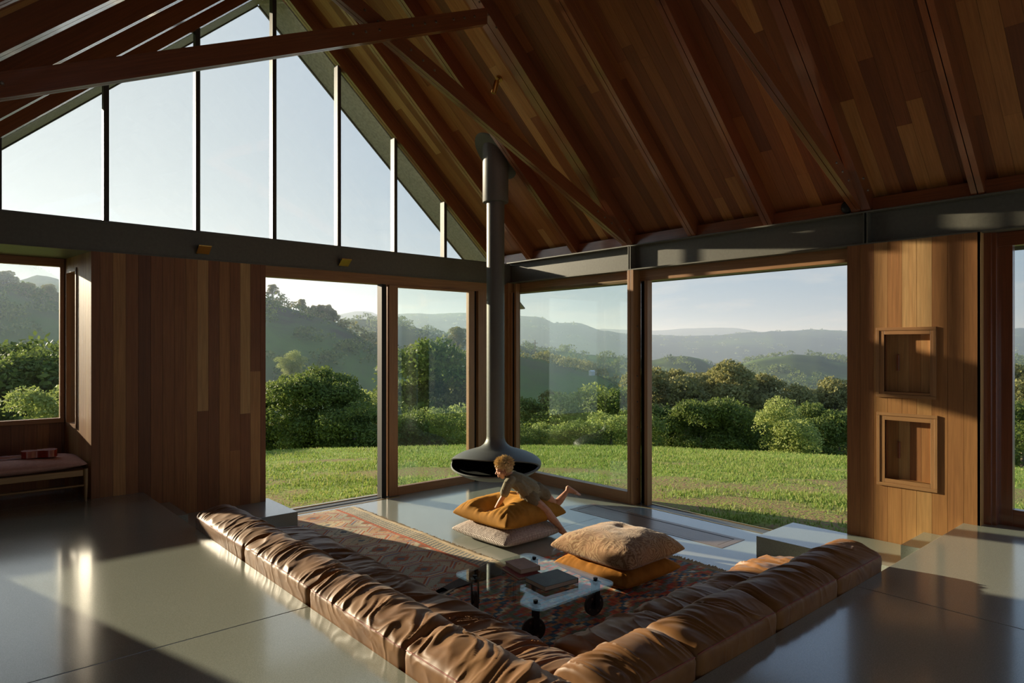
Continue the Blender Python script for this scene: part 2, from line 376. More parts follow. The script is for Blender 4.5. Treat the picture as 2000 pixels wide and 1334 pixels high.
# ---- gable glazing
w = sempty('window_1')
MX = [-0.42, 0.50, 1.439, 2.386, 3.312, 4.214, 5.112, 6.004]
m = M(); m.box(XL, YA + 0.02, 3.405, XB - 0.02, YG + 0.08, 3.425); m.build('sill', MAT['steel'], w)
for x in MX:
    m = M(); m.box(x - 0.026, YG - 0.06, 3.425, x + 0.026, YG + 0.05, zr(x) + 0.03); m.build('mullion', MAT['bronze'], w, bevel=0.003)
def xslope(z): return XB - (z - ZE) / SL
edges = [XL] + MX + [xslope(3.425)]
for a, b in zip(edges[:-1], edges[1:]):
    a2, b2 = a + 0.026, b - 0.026 if b < 6.5 else b
    if a == XL: a2 = a
    top = [(b2, max(3.43, zr(b2) + 0.01))]
    if a2 < XR < b2: top.append((XR, zr(XR) + 0.01))
    top.append((a2, max(3.43, zr(a2) + 0.01)))
    poly = [(a2, 3.425), (b2, 3.425)] + top; n = len(poly)
    vs = [(p[0], YG, p[1]) for p in poly] + [(p[0], YG + 0.01, p[1]) for p in poly]
    m = M(); m.add(vs, [tuple(range(n)), tuple(range(n, 2 * n))[::-1]] + [(i, n + i, n + (i + 1) % n, (i + 1) % n) for i in range(n)])
    m.build('pane', MAT['glass'], w)

# ---- left doorway in the gable wall: head, track, sliding panel, corner
d = sempty('door_1')
m = M(); m.box(3.06, YA + 0.02, 2.955, XB, YA + 0.16, 3.09, uvaxis=0); m.build('door_head', MAT['frame'], d, bevel=0.003)
m = M(); m.box(3.15, 7.955, -0.01, 4.9, 7.975, 0.004); m.box(3.15, 8.215, -0.01, 4.9, 8.25, 0.012); m.build('sill', MAT['brass'], d)
m = M(); m.box(3.15, 7.975, -0.01, 4.9, 8.215, 0.003); m.box(3.15, 8.06, 0, 4.9, 8.075, 0.01); m.build('track', MAT['steel'], d)
m = M(); m.box(4.655, YA - 0.02, 0, 4.722, YA + 0.10, 2.955); m.build('brush_seal', MAT['black'], d)
w = sempty('window_4'); m = M()
m.box(4.722, YA + 0.03, 0, 4.765, YA + 0.12, 2.955, uvaxis=2)
m.box(4.784, YA - 0.005, 0, 4.924, YA + 0.07, 2.955, uvaxis=2); m.box(4.924, YA - 0.005, 0, 6.20, YA + 0.07, 0.118, uvaxis=0)
m.box(4.924, YA, 2.925, 6.20, YA + 0.07, 2.955, uvaxis=0)
m.box(6.20, YA + 0.02, 0, 6.31, YA + 0.09, 2.955, uvaxis=2); m.box(6.36, YA - 0.01, 0, 6.43, YA + 0.07, 2.955, uvaxis=2)
m.build('frame', MAT['frame'], w, bevel=0.003)
m = M(); m.box(6.31, YA + 0.05, 0, 6.36, YA + 0.09, 2.955); m.build('seal', MAT['black'], w)
m = M(); m.box(4.924, YA + 0.03, 0.118, 6.20, YA + 0.042, 2.925); m.build('pane', MAT['tinted'], w)
m = M(); m.box(6.43, YA + 0.01, 0, XB + 0.1, YA + 0.10, 2.955, uvaxis=2); m.box(XB - 0.02, 7.995, 0, XB + 0.1, YA + 0.1, 3.11, uvaxis=2)
o = struct(m.build('trim_1', MAT['frame'], bevel=0.003)); o['label'] = 'timber corner post behind the fireplace'

# ---- right doorway wall
w = sempty('window_5'); m = M()
m.box(XB, 5.605, 0, XB + 0.12, 7.995, 0.158, uvaxis=1); m.box(XB + 0.13, 5.605, 2.955, XB + 0.19, 7.995, 3.11, uvaxis=1)
m.box(XB, 7.94, 0.158, XB + 0.06, 7.995, 2.955, uvaxis=2); m.box(XB + 0.03, 7.87, 0.158, XB + 0.12, 7.915, 3.1, uvaxis=2)
m.build('frame', MAT['frame'], w, bevel=0.003)
m = M(); m.box(XB + 0.02, 7.915, 0.158, XB + 0.09, 7.94, 2.955); m.build('seal', MAT['black'], w)
m = M(); m.box(XB + 0.10, 5.605, 0.10, XB + 0.112, 7.87, 3.0); m.build('pane', MAT['tinted'], w)
m = M()
m.box(XB, 5.557, 0, XB + 0.165, 5.605, 3.11, uvaxis=2); m.box(XB, 5.503, 0, XB + 0.165, 5.551, 3.11, uvaxis=2)
tp = struct(m.build('trim_2', MAT['frame'], bevel=0.003)); tp['label'] = 'twin timber post with a row of bolts beside the right doorway'
for z in (0.63, 0.98, 1.32, 1.66, 2.0, 2.34, 2.66):
    b = M(); b.lathe([(0, 0.012), (0.009, 0.010), (0.013, 0.004), (0.014, 0)], 12); b.v = [(XB + 0.085 + x, 5.503 - z2, z - 0.30 + y) for x, y, z2 in b.v]
    b.build('bolt', MAT['bolt'], tp, smooth=40)
d = sempty('door_2'); m = M()
m.box(XB + 0.13, 2.79, 2.965, XB + 0.2, 5.503, 3.11, uvaxis=1); m.build('door_head', MAT['frame'], d, bevel=0.003)
m = M(); m.box(XB + 0.10, 5.35, 0, XB + 0.2, 5.40, 2.965, uvaxis=2); m.build('jamb', MAT['frame'], d, bevel=0.003)
m = M(); m.box(XB + 0.165, 5.40, 0, XB + 0.26, 5.503, 2.965); m.build('brush_seal', MAT['black'], d)
m = M(); m.box(XB + 0.02, 2.79, -0.01, XB + 0.04, 5.503, 0.004); m.box(XB + 0.2, 2.79, -0.01, XB + 0.22, 5.503, 0.012); m.build('sill', MAT['brass'], d)
m = M(); m.box(XB + 0.04, 2.79, -0.01, XB + 0.2, 5.503, 0.003); m.build('track', MAT['steel'], d)
m = M(); m.box(XB + 0.20, 2.0, 2.99, XB + 0.50, 5.6, 3.04); o = struct(m.build('trim_3', MAT['soffit'])); o['label'] = 'eave soffit outside the right doorway'

# boarded pier with two niches
wb = sempty('wall_right')
N = [(2.047, 1.66, 2.440, 2.212), (2.043, 0.818, 2.433, 1.385)]
FR = [(1.996, 1.606, 2.512, 2.280), (1.985, 0.748, 2.505, 1.458)]
tones = [0.36, 0.40, 0.66, 0.52, 0.84, 0.86, 0.50, 0.48, 0.52]
m = M(); y = 2.79
for k in range(9):
    y1 = y - (2.79 - 1.657) / 9; rects = [(y1 + 0.0012, 0, y - 0.0012, 3.11)]
    for nn in N: rects = cut(rects, nn)
    for (a0, b0, a1, b1) in rects:
        t = tones[k] if b1 > 2.5 else min(0.9, max(0.1, tones[k] * 0.6 + rng.uniform(0.02, 0.3)))
        if k in (0, 1, 7, 8): t = tones[k] * 0.9
        m.obox((XB, a0, b0), (0, 0, b1 - b0), (0, a1 - a0, 0), (0.022, 0, 0), (t, 0))
    y = y1
m.build('board_cladding', MAT['wallwood'], wb)
m = M()
rects = [(1.68, 0, 2.79, 3.11)]
for nn in N: rects = cut(rects, nn)
for (a0, b0, a1, b1) in rects: m.box(XB + 0.022, a0, b0, XB + 0.30, a1, b1)
m.build('wall_core', MAT['wallwood'], wb)
for (f0, g0, f1, g1), (n0, o0, n1, o1) in zip(FR, N):
    m = M()
    m.box(XB - 0.016, f0, g0 + 0.031, XB + 0.002, f0 + 0.028, g1 - 0.031, uvaxis=2); m.box(XB - 0.016, f1 - 0.028, g0 + 0.031, XB + 0.002, f1, g1 - 0.031, uvaxis=2)
    m.box(XB - 0.016, f0, g0, XB + 0.002, f1, g0 + 0.03, uvaxis=1); m.box(XB - 0.016, f0, g1 - 0.03, XB + 0.002, f1, g1, uvaxis=1)
    m.box(XB - 0.010, f0 + 0.028, g0 + 0.03, XB + 0.03, n0, g1 - 0.03, uvaxis=2); m.box(XB - 0.010, n1, g0 + 0.03, XB + 0.03, f1 - 0.028, g1 - 0.03, uvaxis=2)
    m.box(XB - 0.010, n0 + 0.0005, g0 + 0.0305, XB + 0.03, n1 - 0.0005, o0, uvaxis=1); m.box(XB - 0.010, n0 + 0.0005, o1, XB + 0.03, n1 - 0.0005, g1 - 0.0305, uvaxis=1)
    fr = m.build('niche_frame', MAT['frame'], wb, bevel=0.002)
    m = M(); dp = 0.062
    for i in range(4):
        a = n0 + (n1 - n0) * i / 4; b = n0 + (n1 - n0) * (i + 1) / 4
        m.obox((XB + dp, a + 0.001, o0), (0, 0, o1 - o0), (0, b - a - 0.002, 0), (0.02, 0, 0), (rng.uniform(0.3, 0.85), 0))
    m.box(XB + 0.022, n0 - 0.01, o0 - 0.005, XB + dp, n0 + 0.002, o1, uvaxis=2, tone=(0.4, 0)); m.box(XB + 0.022, n1 - 0.002, o0, XB + dp, n1 + 0.01, o1, uvaxis=2, tone=(0.3, 0))
    m.box(XB + 0.022, n0, o0 - 0.01, XB + dp, n1, o0 + 0.002, uvaxis=1, tone=(0.5, 0)); m.box(XB + 0.022, n0, o1 - 0.002, XB + dp, n1, o1 + 0.01, uvaxis=1, tone=(0.4, 0))
    m.build('niche_lining', MAT['wallwood'], wb)
    m = M(); m.box(XB + dp - 0.02, n1 - 0.115, o0 + 0.2, XB + dp, n1 - 0.09, o0 + 0.36, uvaxis=2); m.build('pull_handle', MAT['rafter'], wb, bevel=0.004)

# glazed door further along the right wall
d = sempty('door_3'); m = M()
m.box(XB + 0.10, 1.60, UP, XB + 0.22, 1.665, 3.11, uvaxis=2); m.box(XB + 0.12, 1.567, UP, XB + 0.20, 1.61, 3.11, uvaxis=2)
m.box(XB + 0.20, 1.467, UP, XB + 0.28, 1.60, 3.08, uvaxis=2); m.box(XB + 0.20, -1.2, UP, XB + 0.28, 1.467, 0.657, uvaxis=1); m.box(XB + 0.18, -1.2, 2.987, XB + 0.28, 1.60, 3.11, uvaxis=1)
m.box(XB + 0.20, -1.3, UP, XB + 0.28, -1.2, 3.08, uvaxis=2)
m.build('frame', MAT['rafter'], d, bevel=0.003)
m = M(); m.box(XB + 0.235, -1.2, 0.657, XB + 0.247, 1.467, 2.987); m.build('pane', MAT['glass'], d)
m = M(); m.box(XB, 1.657, UP, XB + 0.12, 1.68, 3.11, uvaxis=2, tone=(0.9, 0.2)); m.build('reveal', MAT['wallwood'], d)
wc = sempty('wall_rear'); m = M(); m.box(XB + 0.05, -1.7, 0, XB + 0.3, -1.3, 3.5); m.box(XB + 0.05, YB, 0, XB + 0.3, -1.7, UP)  # unseen right side, opened behind the camera to bring in more daylight
m.build('boarding', MAT['wallwood'], wc)
m = M(); m.box(XL - 0.2, YB - 0.2, 0, XB + 0.3, YB, 4.0); m.build('bounce_plaster', simple('white_bounce_plaster', (0.80, 0.78, 0.74), 0.9, 0, 0.2, 0.02), wc)  # unseen rear wall, made white to bounce sunlight back into the room
m = M(); m.box(XL - 0.2, 1.6, 0, XL, YA + 0.5, 2.9); m.box(XL - 0.2, YB, 0, XL, 1.6, UP); m.box(XL - 0.2, YB, 2.75, XL, 1.6, 2.9)  # unseen left wall, opening behind the camera added to lift the interior light
struct(m.build('wall_left', MAT['wallwood']))

# ---- steel beams
b = thing('steel_beam', 'dark steel beam across the left gable wall below the tall glazing', 'beam', (3, YA, 3.25))
m = M(); m.box(XL, YA + 0.012, 3.10, XB - 0.01, YA + 0.03, 3.40); m.build('web', MAT['steel'], b)
m = M(); m.box(XL, YA + 0.165, 3.092, XB + 0.32, YG + 0.06, 3.40); m.box(XB - 0.008, YA + 0.03, 3.115, XB + 0.1, YA + 0.165, 3.42); m.build('sun_stop_casing', MAT['steel'], b)  # solid blocks added to stop sun leaking onto the right beam's web
m = M(); m.box(XL, YA - 0.002, 3.398, XB - 0.01, YA + 0.16, 3.412); m.box(XL, YA - 0.002, 3.088, XB - 0.01, YA + 0.16, 3.102); m.build('flange', MAT['steel'], b, bevel=0.002)
b = thing('steel_beam', 'steel beam along the right wall above the open doorway, carrying the rafters', 'beam', (XB, 2, 3.25))
m = M(); m.box(XB + 0.105, YB + 0.1, 3.11, XB + 0.12, YA + 0.02, 3.44); m.build('web', MAT['steel'], b)
m = M(); m.box(XB, YB + 0.1, 3.426, XB + 0.13, YA + 0.02, 3.442); m.box(XB, YB + 0.1, 3.108, XB + 0.13, YA + 0.02, 3.124); m.build('flange', MAT['steel'], b, bevel=0.002)
for y in (5.592, 5.558, 2.635, 2.601):
    m = M(); m.box(XB + 0.003, y - 0.006, 3.124, XB + 0.105, y + 0.006, 3.426); m.build('stiffener_plate', MAT['steel'], b)
m = M(); m.box(XB + 0.12, YB, 3.112, XB + 0.3, YA + 0.42, 3.6); o = struct(m.build('trim_4', MAT['rafter'])); o['label'] = 'wall plate behind the right steel beam'

# ---- roof: boarded ceiling, deck, soffit
def roof(side):
    xe = XB + 0.12 if side > 0 else XL - 0.1
    sx = 1 if side > 0 else -1
    L = abs(xe - XR); m = M(); y = YB; a = Vector((sx, 0, -SL)); along = a.normalized(); ln = L * a.length
    nrm = Vector((sx * SL, 0, 1)).normalized()
    while y < YG + 0.03:
        y1 = min(y + 0.128, YG + 0.03); s = 0.0; first = True
        while s < ln - 1e-3:
            e = min(ln, s + (rng.uniform(0.3, 3.4) if first else rng.uniform(1.2, 3.6))); first = False
            if ln - e < 0.3: e = ln
            t = rng.gauss(0.40, 0.15)
            if rng.random() < 0.13: t = rng.uniform(0.7, 1.0)
            if rng.random() < 0.12: t = rng.uniform(0.0, 0.12)
            o = Vector((XR, y + 0.001, zr(XR) + LD)) + along * (s + 0.0006)
            m.obox(o, along * (e - s - 0.0012), (0, y1 - y - 0.002, 0), nrm * 0.018, (min(1, max(0, t)), 0)); s = e
        y = y1
    return m
for side, nm in ((1, 'right'), (-1, 'left')):
    o = struct(roof(side).build('ceiling', MAT['lining'])); o['label'] = 'timber board ceiling, %s slope' % nm
    sx = side; xe = 7.75 if side > 0 else -1.7
    a = Vector((sx, 0, -SL)); nrm = Vector((sx * SL, 0, 1)).normalized(); Lx = abs(xe - XR)
    m = M(); m.obox(Vector((XR - sx * 0.05, YB - 0.3, zr(XR) + LD + 0.03 + 0.05 * SL)), a * (Lx + 0.05), (0, 9.05 - YB + 0.3, 0), nrm * 0.12)
    m.build('deck', MAT['steel'], o)
    m = M(); m.obox(Vector((XR, YG + 0.03, zr(XR))), a * Lx, (0, 9.02 - YG - 0.03, 0), nrm * 0.02); m.build('soffit', MAT['soffit'], o)
    m = M(); m.obox(Vector((XR, 9.02, zr(XR) - 0.02)), a * Lx, (0, 0.03, 0), nrm * 0.24); m.build('fascia', MAT['bronze'], o)

# ---- rafters and scissor trusses
def rafter_m(m, side, y0, y1, x_end, top=True):
    if x_end > XB: x_end = XB + 0.018
    sx = side; a = Vector((sx, 0, -SL)); Lx = abs(x_end - XR); nrm = Vector((sx * SL, 0, 1)).normalized(); dp = LD * nrm.z
    t = (rng.uniform(0.2, 0.8), 0); half = (y1 - y0 - 0.008) / 2
    for yy in (y0, y0 + half + 0.008): m.obox(Vector((XR, yy, zr(XR))), a * Lx, (0, half, 0), nrm * dp, t)
ordw = ['first', 'second', 'third', 'fourth', 'fifth', 'sixth', 'seventh', 'eighth', 'ninth', 'tenth']
RY = [8.37, 7.50, 6.53, 4.57, 3.59, 1.63, 0.66, -0.30, -1.28, -2.26]
for side, nm, xe in ((1, 'right', XB + 0.115), (-1, 'left', XL)):
    for k, y in enumerate(RY):
        m = M(); rafter_m(m, side, y, y + 0.10, xe)
        where = 'against the gable glass' if k == 0 else '%s back from the gable glass' % ordw[k]
        tag(m.build('rafter', MAT['rafter']), 'dark timber rafter on the %s roof slope, %s' % (nm, where), 'rafter', '%s slope rafters' % nm)
        if k == 0 and side > 0:
            pass
# blocking between rafters over the right beam
ys = sorted([y for y in RY] + [5.52, 2.57]); m = M()
for a, b in zip(ys[:-1], ys[1:]):
    m.box(XB + 0.05, a + 0.1, 3.442, XB + 0.09, b, 3.57, uvaxis=1)
o = struct(m.build('trim_5', MAT['rafter'])); o['label'] = 'timber blocking between the rafters above the right beam'

def bolt(m, x, y, z, r=0.013):
    b = M(); b.lathe([(0, 0.011), (r * 0.7, 0.010), (r, 0.004), (r * 1.05, 0)], 12)
    m.add([(x + p[0], y - p[2], z + p[1]) for p in b.v], [f[::-1] for f in b.f])
def truss(y, label):
    t = thing('roof_truss', label, 'truss', (XR, y, zr(XR)), 'scissor trusses')
    for side, xe in ((1, XB + 0.115), (-1, XL)):
        m = M(); rafter_m(m, side, y - 0.03, y + 0.15, xe); r = m.build('rafter', MAT['rafter'], t)
        if side > 0:
            for x, z in ((4.379, 5.764), (4.499, 5.667), (4.614, 5.568), (6.793, 3.73), (6.90, 3.63)):
                b = M(); bolt(b, x, y - 0.03, z); b.build('bolt', MAT['bolt'], r, smooth=40)
    s = 0.4405; dz = 0.175
    # tie rising to the right (in front), brace rising to the left (behind)
    for nm, sg, y0 in (('tie', 1, y - 0.055), ('brace', -1, y + 0.045)):
        x0 = XR - sg * (XB - XR - 0.02); x1 = XR + sg * 1.14; z0 = 3.462
        m = M(); tn = (0.5, 0.4)
        for q in (0, 0.05):
            m.obox((x0, y0 + q, z0), (x1 - x0, 0, s * abs(x1 - x0)), (0, 0.044, 0), (0, 0, dz), tn)
        c = m.build(nm, MAT['rafter'], t, bevel=0.002)
        xs = [2.889, 3.019, 3.164, 3.528, 3.671, 3.806, 4.023, 4.161, 4.296, 0.344, 0.21, 0.08] if sg > 0 else [3.063, 3.204, 3.572, 3.718, 3.855, 6.36, 6.494, 6.63]
        for x in xs:
            b = M(); bolt(b, x, y0, z0 + s * abs(x - x0) + dz / 2 + 0.01); b.build('bolt', MAT['bolt'], c, smooth=40)
truss(5.55, 'timber scissor truss in view from tie to right wall, second bay from gable')
truss(2.60, 'nearer timber scissor truss whose brace drops to the beam over the niches')
# ------------------------------------------------------------------ more materials
def leather_mat():
    m, n, l, b = new_mat('brown_leather')
    a = noise(n, l, 5, 5); r = ramp(n, [(0.25, (0.16, 0.066, 0.018)), (0.5, (0.235, 0.105, 0.030)), (0.75, (0.305, 0.148, 0.046))])
    l.new(a.outputs['Fac'], r.inputs['Fac']); l.new(r.outputs['Color'], b.inputs['Base Color'])
    f = noise(n, l, 260, 2); bump(n, l, f.outputs['Fac'], 0.06, 0.002, b)
    b.inputs['Roughness'].default_value = 0.52; b.inputs['Specular IOR Level'].default_value = 0.33
    b.inputs['Sheen Weight'].default_value = 0.08; b.inputs['Sheen Roughness'].default_value = 0.4
    return m
MAT['leather'] = leather_mat()
MAT['stitch'] = simple('red_stitching', (0.30, 0.075, 0.045), 0.6)
def velvet(name, col):
    m, n, l, b = new_mat(name); t = noise(n, l, 9, 4)
    r = ramp(n, [(0.3, tuple(c * 0.8 for c in col)), (0.7, tuple(min(1, c * 1.15) for c in col))]); l.new(t.outputs['Fac'], r.inputs['Fac']); l.new(r.outputs['Color'], b.inputs['Base Color'])
    b.inputs['Roughness'].default_value = 0.85; b.inputs['Specular IOR Level'].default_value = 0.15
    b.inputs['Sheen Weight'].default_value = 0.5; b.inputs['Sheen Roughness'].default_value = 0.35; b.inputs['Sheen Tint'].default_value = (*[min(1, c * 1.6) for c in col], 1)
    return m
MAT['mustard'] = velvet('mustard_velvet', (0.40, 0.19, 0.028))
MAT['rust'] = velvet('amber_velvet', (0.36, 0.15, 0.020))
def floral_mat():
    m, n, l, b = new_mat('floral_weave')
    v = n.new('ShaderNodeTexVoronoi'); v.feature = 'F1'; v.inputs['Scale'].default_value = 6.5
    tc = n.new('ShaderNodeTexCoord'); w_ = noise(n, l, 7, 3, vec=tc.outputs['Object'])
    ad = n.new('ShaderNodeVectorMath'); ad.operation = 'MULTIPLY_ADD'; ad.inputs[1].default_value = (0.16, 0.16, 0.16); l.new(w_.outputs['Color'], ad.inputs[0]); l.new(tc.outputs['Object'], ad.inputs[2])
    l.new(ad.outputs[0], v.inputs['Vector'])
    si = n.new('ShaderNodeMath'); si.operation = 'MULTIPLY'; si.inputs[1].default_value = 42; l.new(v.outputs['Distance'], si.inputs[0])
    sn = n.new('ShaderNodeMath'); sn.operation = 'SINE'; l.new(si.outputs[0], sn.inputs[0])
    r = ramp(n, [(0.0, (0.27, 0.15, 0.07)), (0.40, (0.31, 0.18, 0.085)), (0.62, (0.42, 0.27, 0.135)), (1.0, (0.47, 0.32, 0.17))])
    mr = n.new('ShaderNodeMapRange'); mr.inputs['From Min'].default_value = -1; l.new(sn.outputs[0], mr.inputs['Value']); l.new(mr.outputs['Result'], r.inputs['Fac'])
    big = noise(n, l, 4, 2, vec=tc.outputs['Object']); mx = n.new('ShaderNodeMix'); mx.data_type = 'RGBA'; mx.inputs['B'].default_value = (0.43, 0.25, 0.13, 1)
    m2 = n.new('ShaderNodeMapRange'); m2.inputs['From Min'].default_value = 0.5; m2.inputs['From Max'].default_value = 0.62; m2.inputs['To Max'].default_value = 0.75
    l.new(big.outputs['Fac'], m2.inputs['Value']); l.new(m2.outputs['Result'], mx.inputs['Factor']); l.new(r.outputs['Color'], mx.inputs['A']); l.new(mx.outputs['Result'], b.inputs['Base Color'])
    b.inputs['Roughness'].default_value = 0.9; b.inputs['Specular IOR Level'].default_value = 0.1; b.inputs['Sheen Weight'].default_value = 0.25
    bump(n, l, sn.outputs[0], 0.12, 0.003, b); return m
MAT['floral'] = floral_mat()
def knit_mat():
    m, n, l, b = new_mat('flecked_knit'); uv = n.new('ShaderNodeUVMap')
    sp = n.new('ShaderNodeSeparateXYZ'); l.new(uv.outputs['UV'], sp.inputs['Vector'])
    def wave(out, k):
        a = n.new('ShaderNodeMath'); a.operation = 'MULTIPLY'; a.inputs[1].default_value = k; l.new(out, a.inputs[0])
        s = n.new('ShaderNodeMath'); s.operation = 'SINE'; l.new(a.outputs[0], s.inputs[0]); return s
    a, c = wave(sp.outputs[0], 330), wave(sp.outputs[1], 250)
    mu = n.new('ShaderNodeMath'); mu.operation = 'MULTIPLY'; l.new(a.outputs[0], mu.inputs[0]); l.new(c.outputs[0], mu.inputs[1])
    no = noise(n, l, 40, 3); ad = n.new('ShaderNodeMath'); ad.operation = 'MULTIPLY_ADD'; ad.inputs[1].default_value = 1.2; l.new(no.outputs['Fac'], ad.inputs[0]); l.new(mu.outputs[0], ad.inputs[2])
    r = ramp(n, [(0.25, (0.15, 0.115, 0.10)), (0.60, (0.68, 0.61, 0.54))]); l.new(ad.outputs[0], r.inputs['Fac']); l.new(r.outputs['Color'], b.inputs['Base Color'])
    b.inputs['Roughness'].default_value = 0.95; b.inputs['Specular IOR Level'].default_value = 0.1; bump(n, l, mu.outputs[0], 0.5, 0.004, b); return m
MAT['knit'] = knit_mat()

# ------------------------------------------------------------------ sunken leather sofa
def spline(pts, n):
    """Catmull-Rom through 2D points, n samples"""
    P = np.array(pts, float); P = np.vstack([2 * P[0] - P[1], P, 2 * P[-1] - P[-2]]); out = []; ns = len(pts) - 1
    for t in np.linspace(0, ns - 1e-6, n):
        i = int(t); f = t - i; a, b, c, d = P[i], P[i + 1], P[i + 2], P[i + 3]
        out.append(0.5 * ((2 * b) + (c - a) * f + (2 * a - 5 * b + 4 * c - d) * f * f + (3 * b - a - 3 * c + d) * f ** 3))
    return np.array(out)

def bolster(prof, length, seed, amp, nt, ns, nwave, slant, end_r=0.05, puff=0.02, mask=None):
    """soft leather body: profile (w, z) swept over 0..length; returns points (nt, ns, 3) as (t, w, z)"""
    pr = spline(prof, ns); d = np.gradient(pr, axis=0); nn = np.stack([-d[:, 1], d[:, 0]], 1); nn /= np.linalg.norm(nn, axis=1, keepdims=True) + 1e-9
    cen = pr.mean(0)
    sgn = np.sign(((pr - cen) * nn).sum()); nn *= sgn if sgn != 0 else 1
    s = np.linspace(0, 1, ns); u = np.linspace(0, 1, nt)
    u = 0.5 - 0.5 * np.cos(np.pi * u) * (0.35 + 0.65 * np.abs(np.cos(np.pi * u)) ** 0.3) if False else u
    T = (u * length)[:, None]; S = s[None, :] + 0 * T
    de = np.minimum(T, length - T); k = np.clip(1 - de / end_r, 0, 1); inset = end_r * 0.62 * (1 - np.sqrt(np.clip(1 - k ** 2, 0, 1)))
    warp = (fbm(T * 3.1, S * 2.2, 0, seed + 5, 3) - 0.5)
    ph = T * nwave + S * slant + warp * 3.6
    f1 = 1 - np.abs(2 * vnoise(ph, S * 1.6 + seed, 0, seed) - 1)
    f2 = 1 - np.abs(2 * vnoise(ph * 2.1 + 9, S * 2.6 + T * 1.3, 0, seed + 3) - 1)
    f3 = fbm(T * 7, S * 4, 0, seed + 8, 3) - 0.5
    f4 = 1 - np.abs(2 * vnoise(ph * 3.4 + S * 5, S * 5 - T * 2, 0, seed + 11) - 1)
    am = 0.45 + 1.1 * fbm(T * 2.3, S * 3.0, 0, seed + 13, 2)
    dsp = amp * am * ((f1 ** 2.2 - 0.42) * 0.6 + (f2 ** 2.4 - 0.4) * 0.85 + (f4 ** 2.5 - 0.35) * 0.5 + f3 * 0.9)
    mk = np.ones(ns) if mask is None else np.interp(s, mask[0], mask[1])
    dsp = dsp * mk[None, :]
    pf = puff * np.sqrt(np.clip(np.sin(np.pi * u), 0, 1))[:, None] * np.interp(s, [0, .2, .5, .85, 1], [0.1, 0.4, 1, .4, 0])[None, :]
    off = dsp + pf - inset
    W = pr[None, :, 0] + nn[None, :, 0] * off; Z = pr[None, :, 1] + nn[None, :, 1] * off
    return np.stack([T + 0 * W, W, np.maximum(Z, 0.004)], 2)

def soft_mesh(P, place, name, parent, mat='leather'):
    """P (nt, ns, 3) -> closed solid with end caps, mapped into the room by place(t, w, z)"""
    nt, ns = P.shape[:2]; Q = np.array([[place(*P[i, j]) for j in range(ns)] for i in range(nt)])
    m = M(); vs = Q.reshape(-1, 3).tolist(); fs = []
    for i in range(nt - 1):
        for j in range(ns - 1): fs.append((i * ns + j, i * ns + j + 1, (i + 1) * ns + j + 1, (i + 1) * ns + j))
        fs.append((i * ns + ns - 1, i * ns, (i + 1) * ns, (i + 1) * ns + ns - 1))
    for i, rev in ((0, False), (nt - 1, True)):
        c = Q[i].mean(0); b = len(vs); vs.append(c.tolist())
        for j in range(ns):
            q = (b, i * ns + (j + 1) % ns, i * ns + j); fs.append(q[::-1] if rev else q)
    m.add(vs, fs); return m.build(name, MAT[mat], parent, smooth=75, recalc=True), Q

BACK = [(0.36, 0.03), (0.0, 0.03), (-0.002, 0.25), (0.0, 0.50), (-0.002, 0.585), (0.018, 0.618), (0.10, 0.650), (0.20, 0.672), (0.29, 0.655), (0.355, 0.60), (0.385, 0.50), (0.38, 0.35), (0.37, 0.2), (0.365, 0.1)]
SEAT = [(0.05, 0.006), (0.0, 0.03), (0.0, 0.26), (0.04, 0.345), (0.16, 0.375), (0.36, 0.372), (0.54, 0.355), (0.645, 0.315), (0.69, 0.23), (0.695, 0.12), (0.68, 0.03), (0.63, 0.006)]
def left_run(y_hi):  # t runs from the step towards the corner
    return lambda t, w, z: (1.735 + w, y_hi - t, z)
def right_run(x_hi):
    return lambda t, w, z: (x_hi - t, 1.795 + w, z)
bmask = ([0, 0.22, 0.33, 0.40, 0.55, 0.80, 1.0], [0.1, 0.22, 0.30, 0.9, 1.15, 0.8, 0.3])
smask = ([0, 0.15, 0.3, 0.5, 0.75, 0.9, 1.0], [0.2, 0.4, 1.1, 1.25, 1.0, 0.5, 0.2])
def add_back(parent, place, L, seed, sl):
    P = bolster(BACK, L, seed, 0.0145, max(80, int(L * 190)), 110, 6.5, sl, 0.05, 0.018, bmask)
    o, Q = soft_mesh(P, place, 'backrest', parent)
    best = min(range(26, 66), key=lambda j: abs(P[len(P) // 2, j, 2] - 0.605) + abs(P[len(P) // 2, j, 1]) * 2)
    m = M(); pts = [tuple(Q[i, best]) for i in range(2, len(Q) - 2, 1)]
    ctr = Q.mean((0, 1)); pts = [tuple(np.array(p) + (np.array([p[0] - ctr[0], p[1] - ctr[1], 0]) * 0.0) + np.array([-0.0012 if abs(Q[0, 0, 1] - Q[-1, 0, 1]) > 0.2 else 0, -0.0012 if abs(Q[0, 0, 1] - Q[-1, 0, 1]) <= 0.2 else 0, 0.001])) for p in pts]
    m.tube(pts, 0.0032, 6); m.build('seam_stitching', MAT['stitch'], o, smooth=60)
def add_seat(parent, place, L, seed, sl, w0=0.36, width=None):
    pr = SEAT if width is None else [(p[0] * width / 0.695, p[1]) for p in SEAT]
    P = bolster(pr, L, seed, 0.0195, max(80, int(L * 165)), 110, 5.0, sl, 0.05, 0.02, smask)
    o, Q = soft_mesh(P, lambda t, w, z: place(t, w + w0, z), 'seat', parent)
    m = M(); j0, j1 = 29, 81
    m.tube([tuple(Q[0, j] + np.array([0, 0, 0.002])) for j in range(j0, j1)], 0.004, 6); m.build('seam_piping', MAT['leather'], o, smooth=60)
def module(label, back=None, seat=None, loc=(0, 0, 0)):
    t = thing('sofa_module', label, 'sofa', loc, 'modules of the sunken leather sofa')
    for b in back or []: add_back(t, *b)
    for s in seat or []: add_seat(t, *s)
    return t
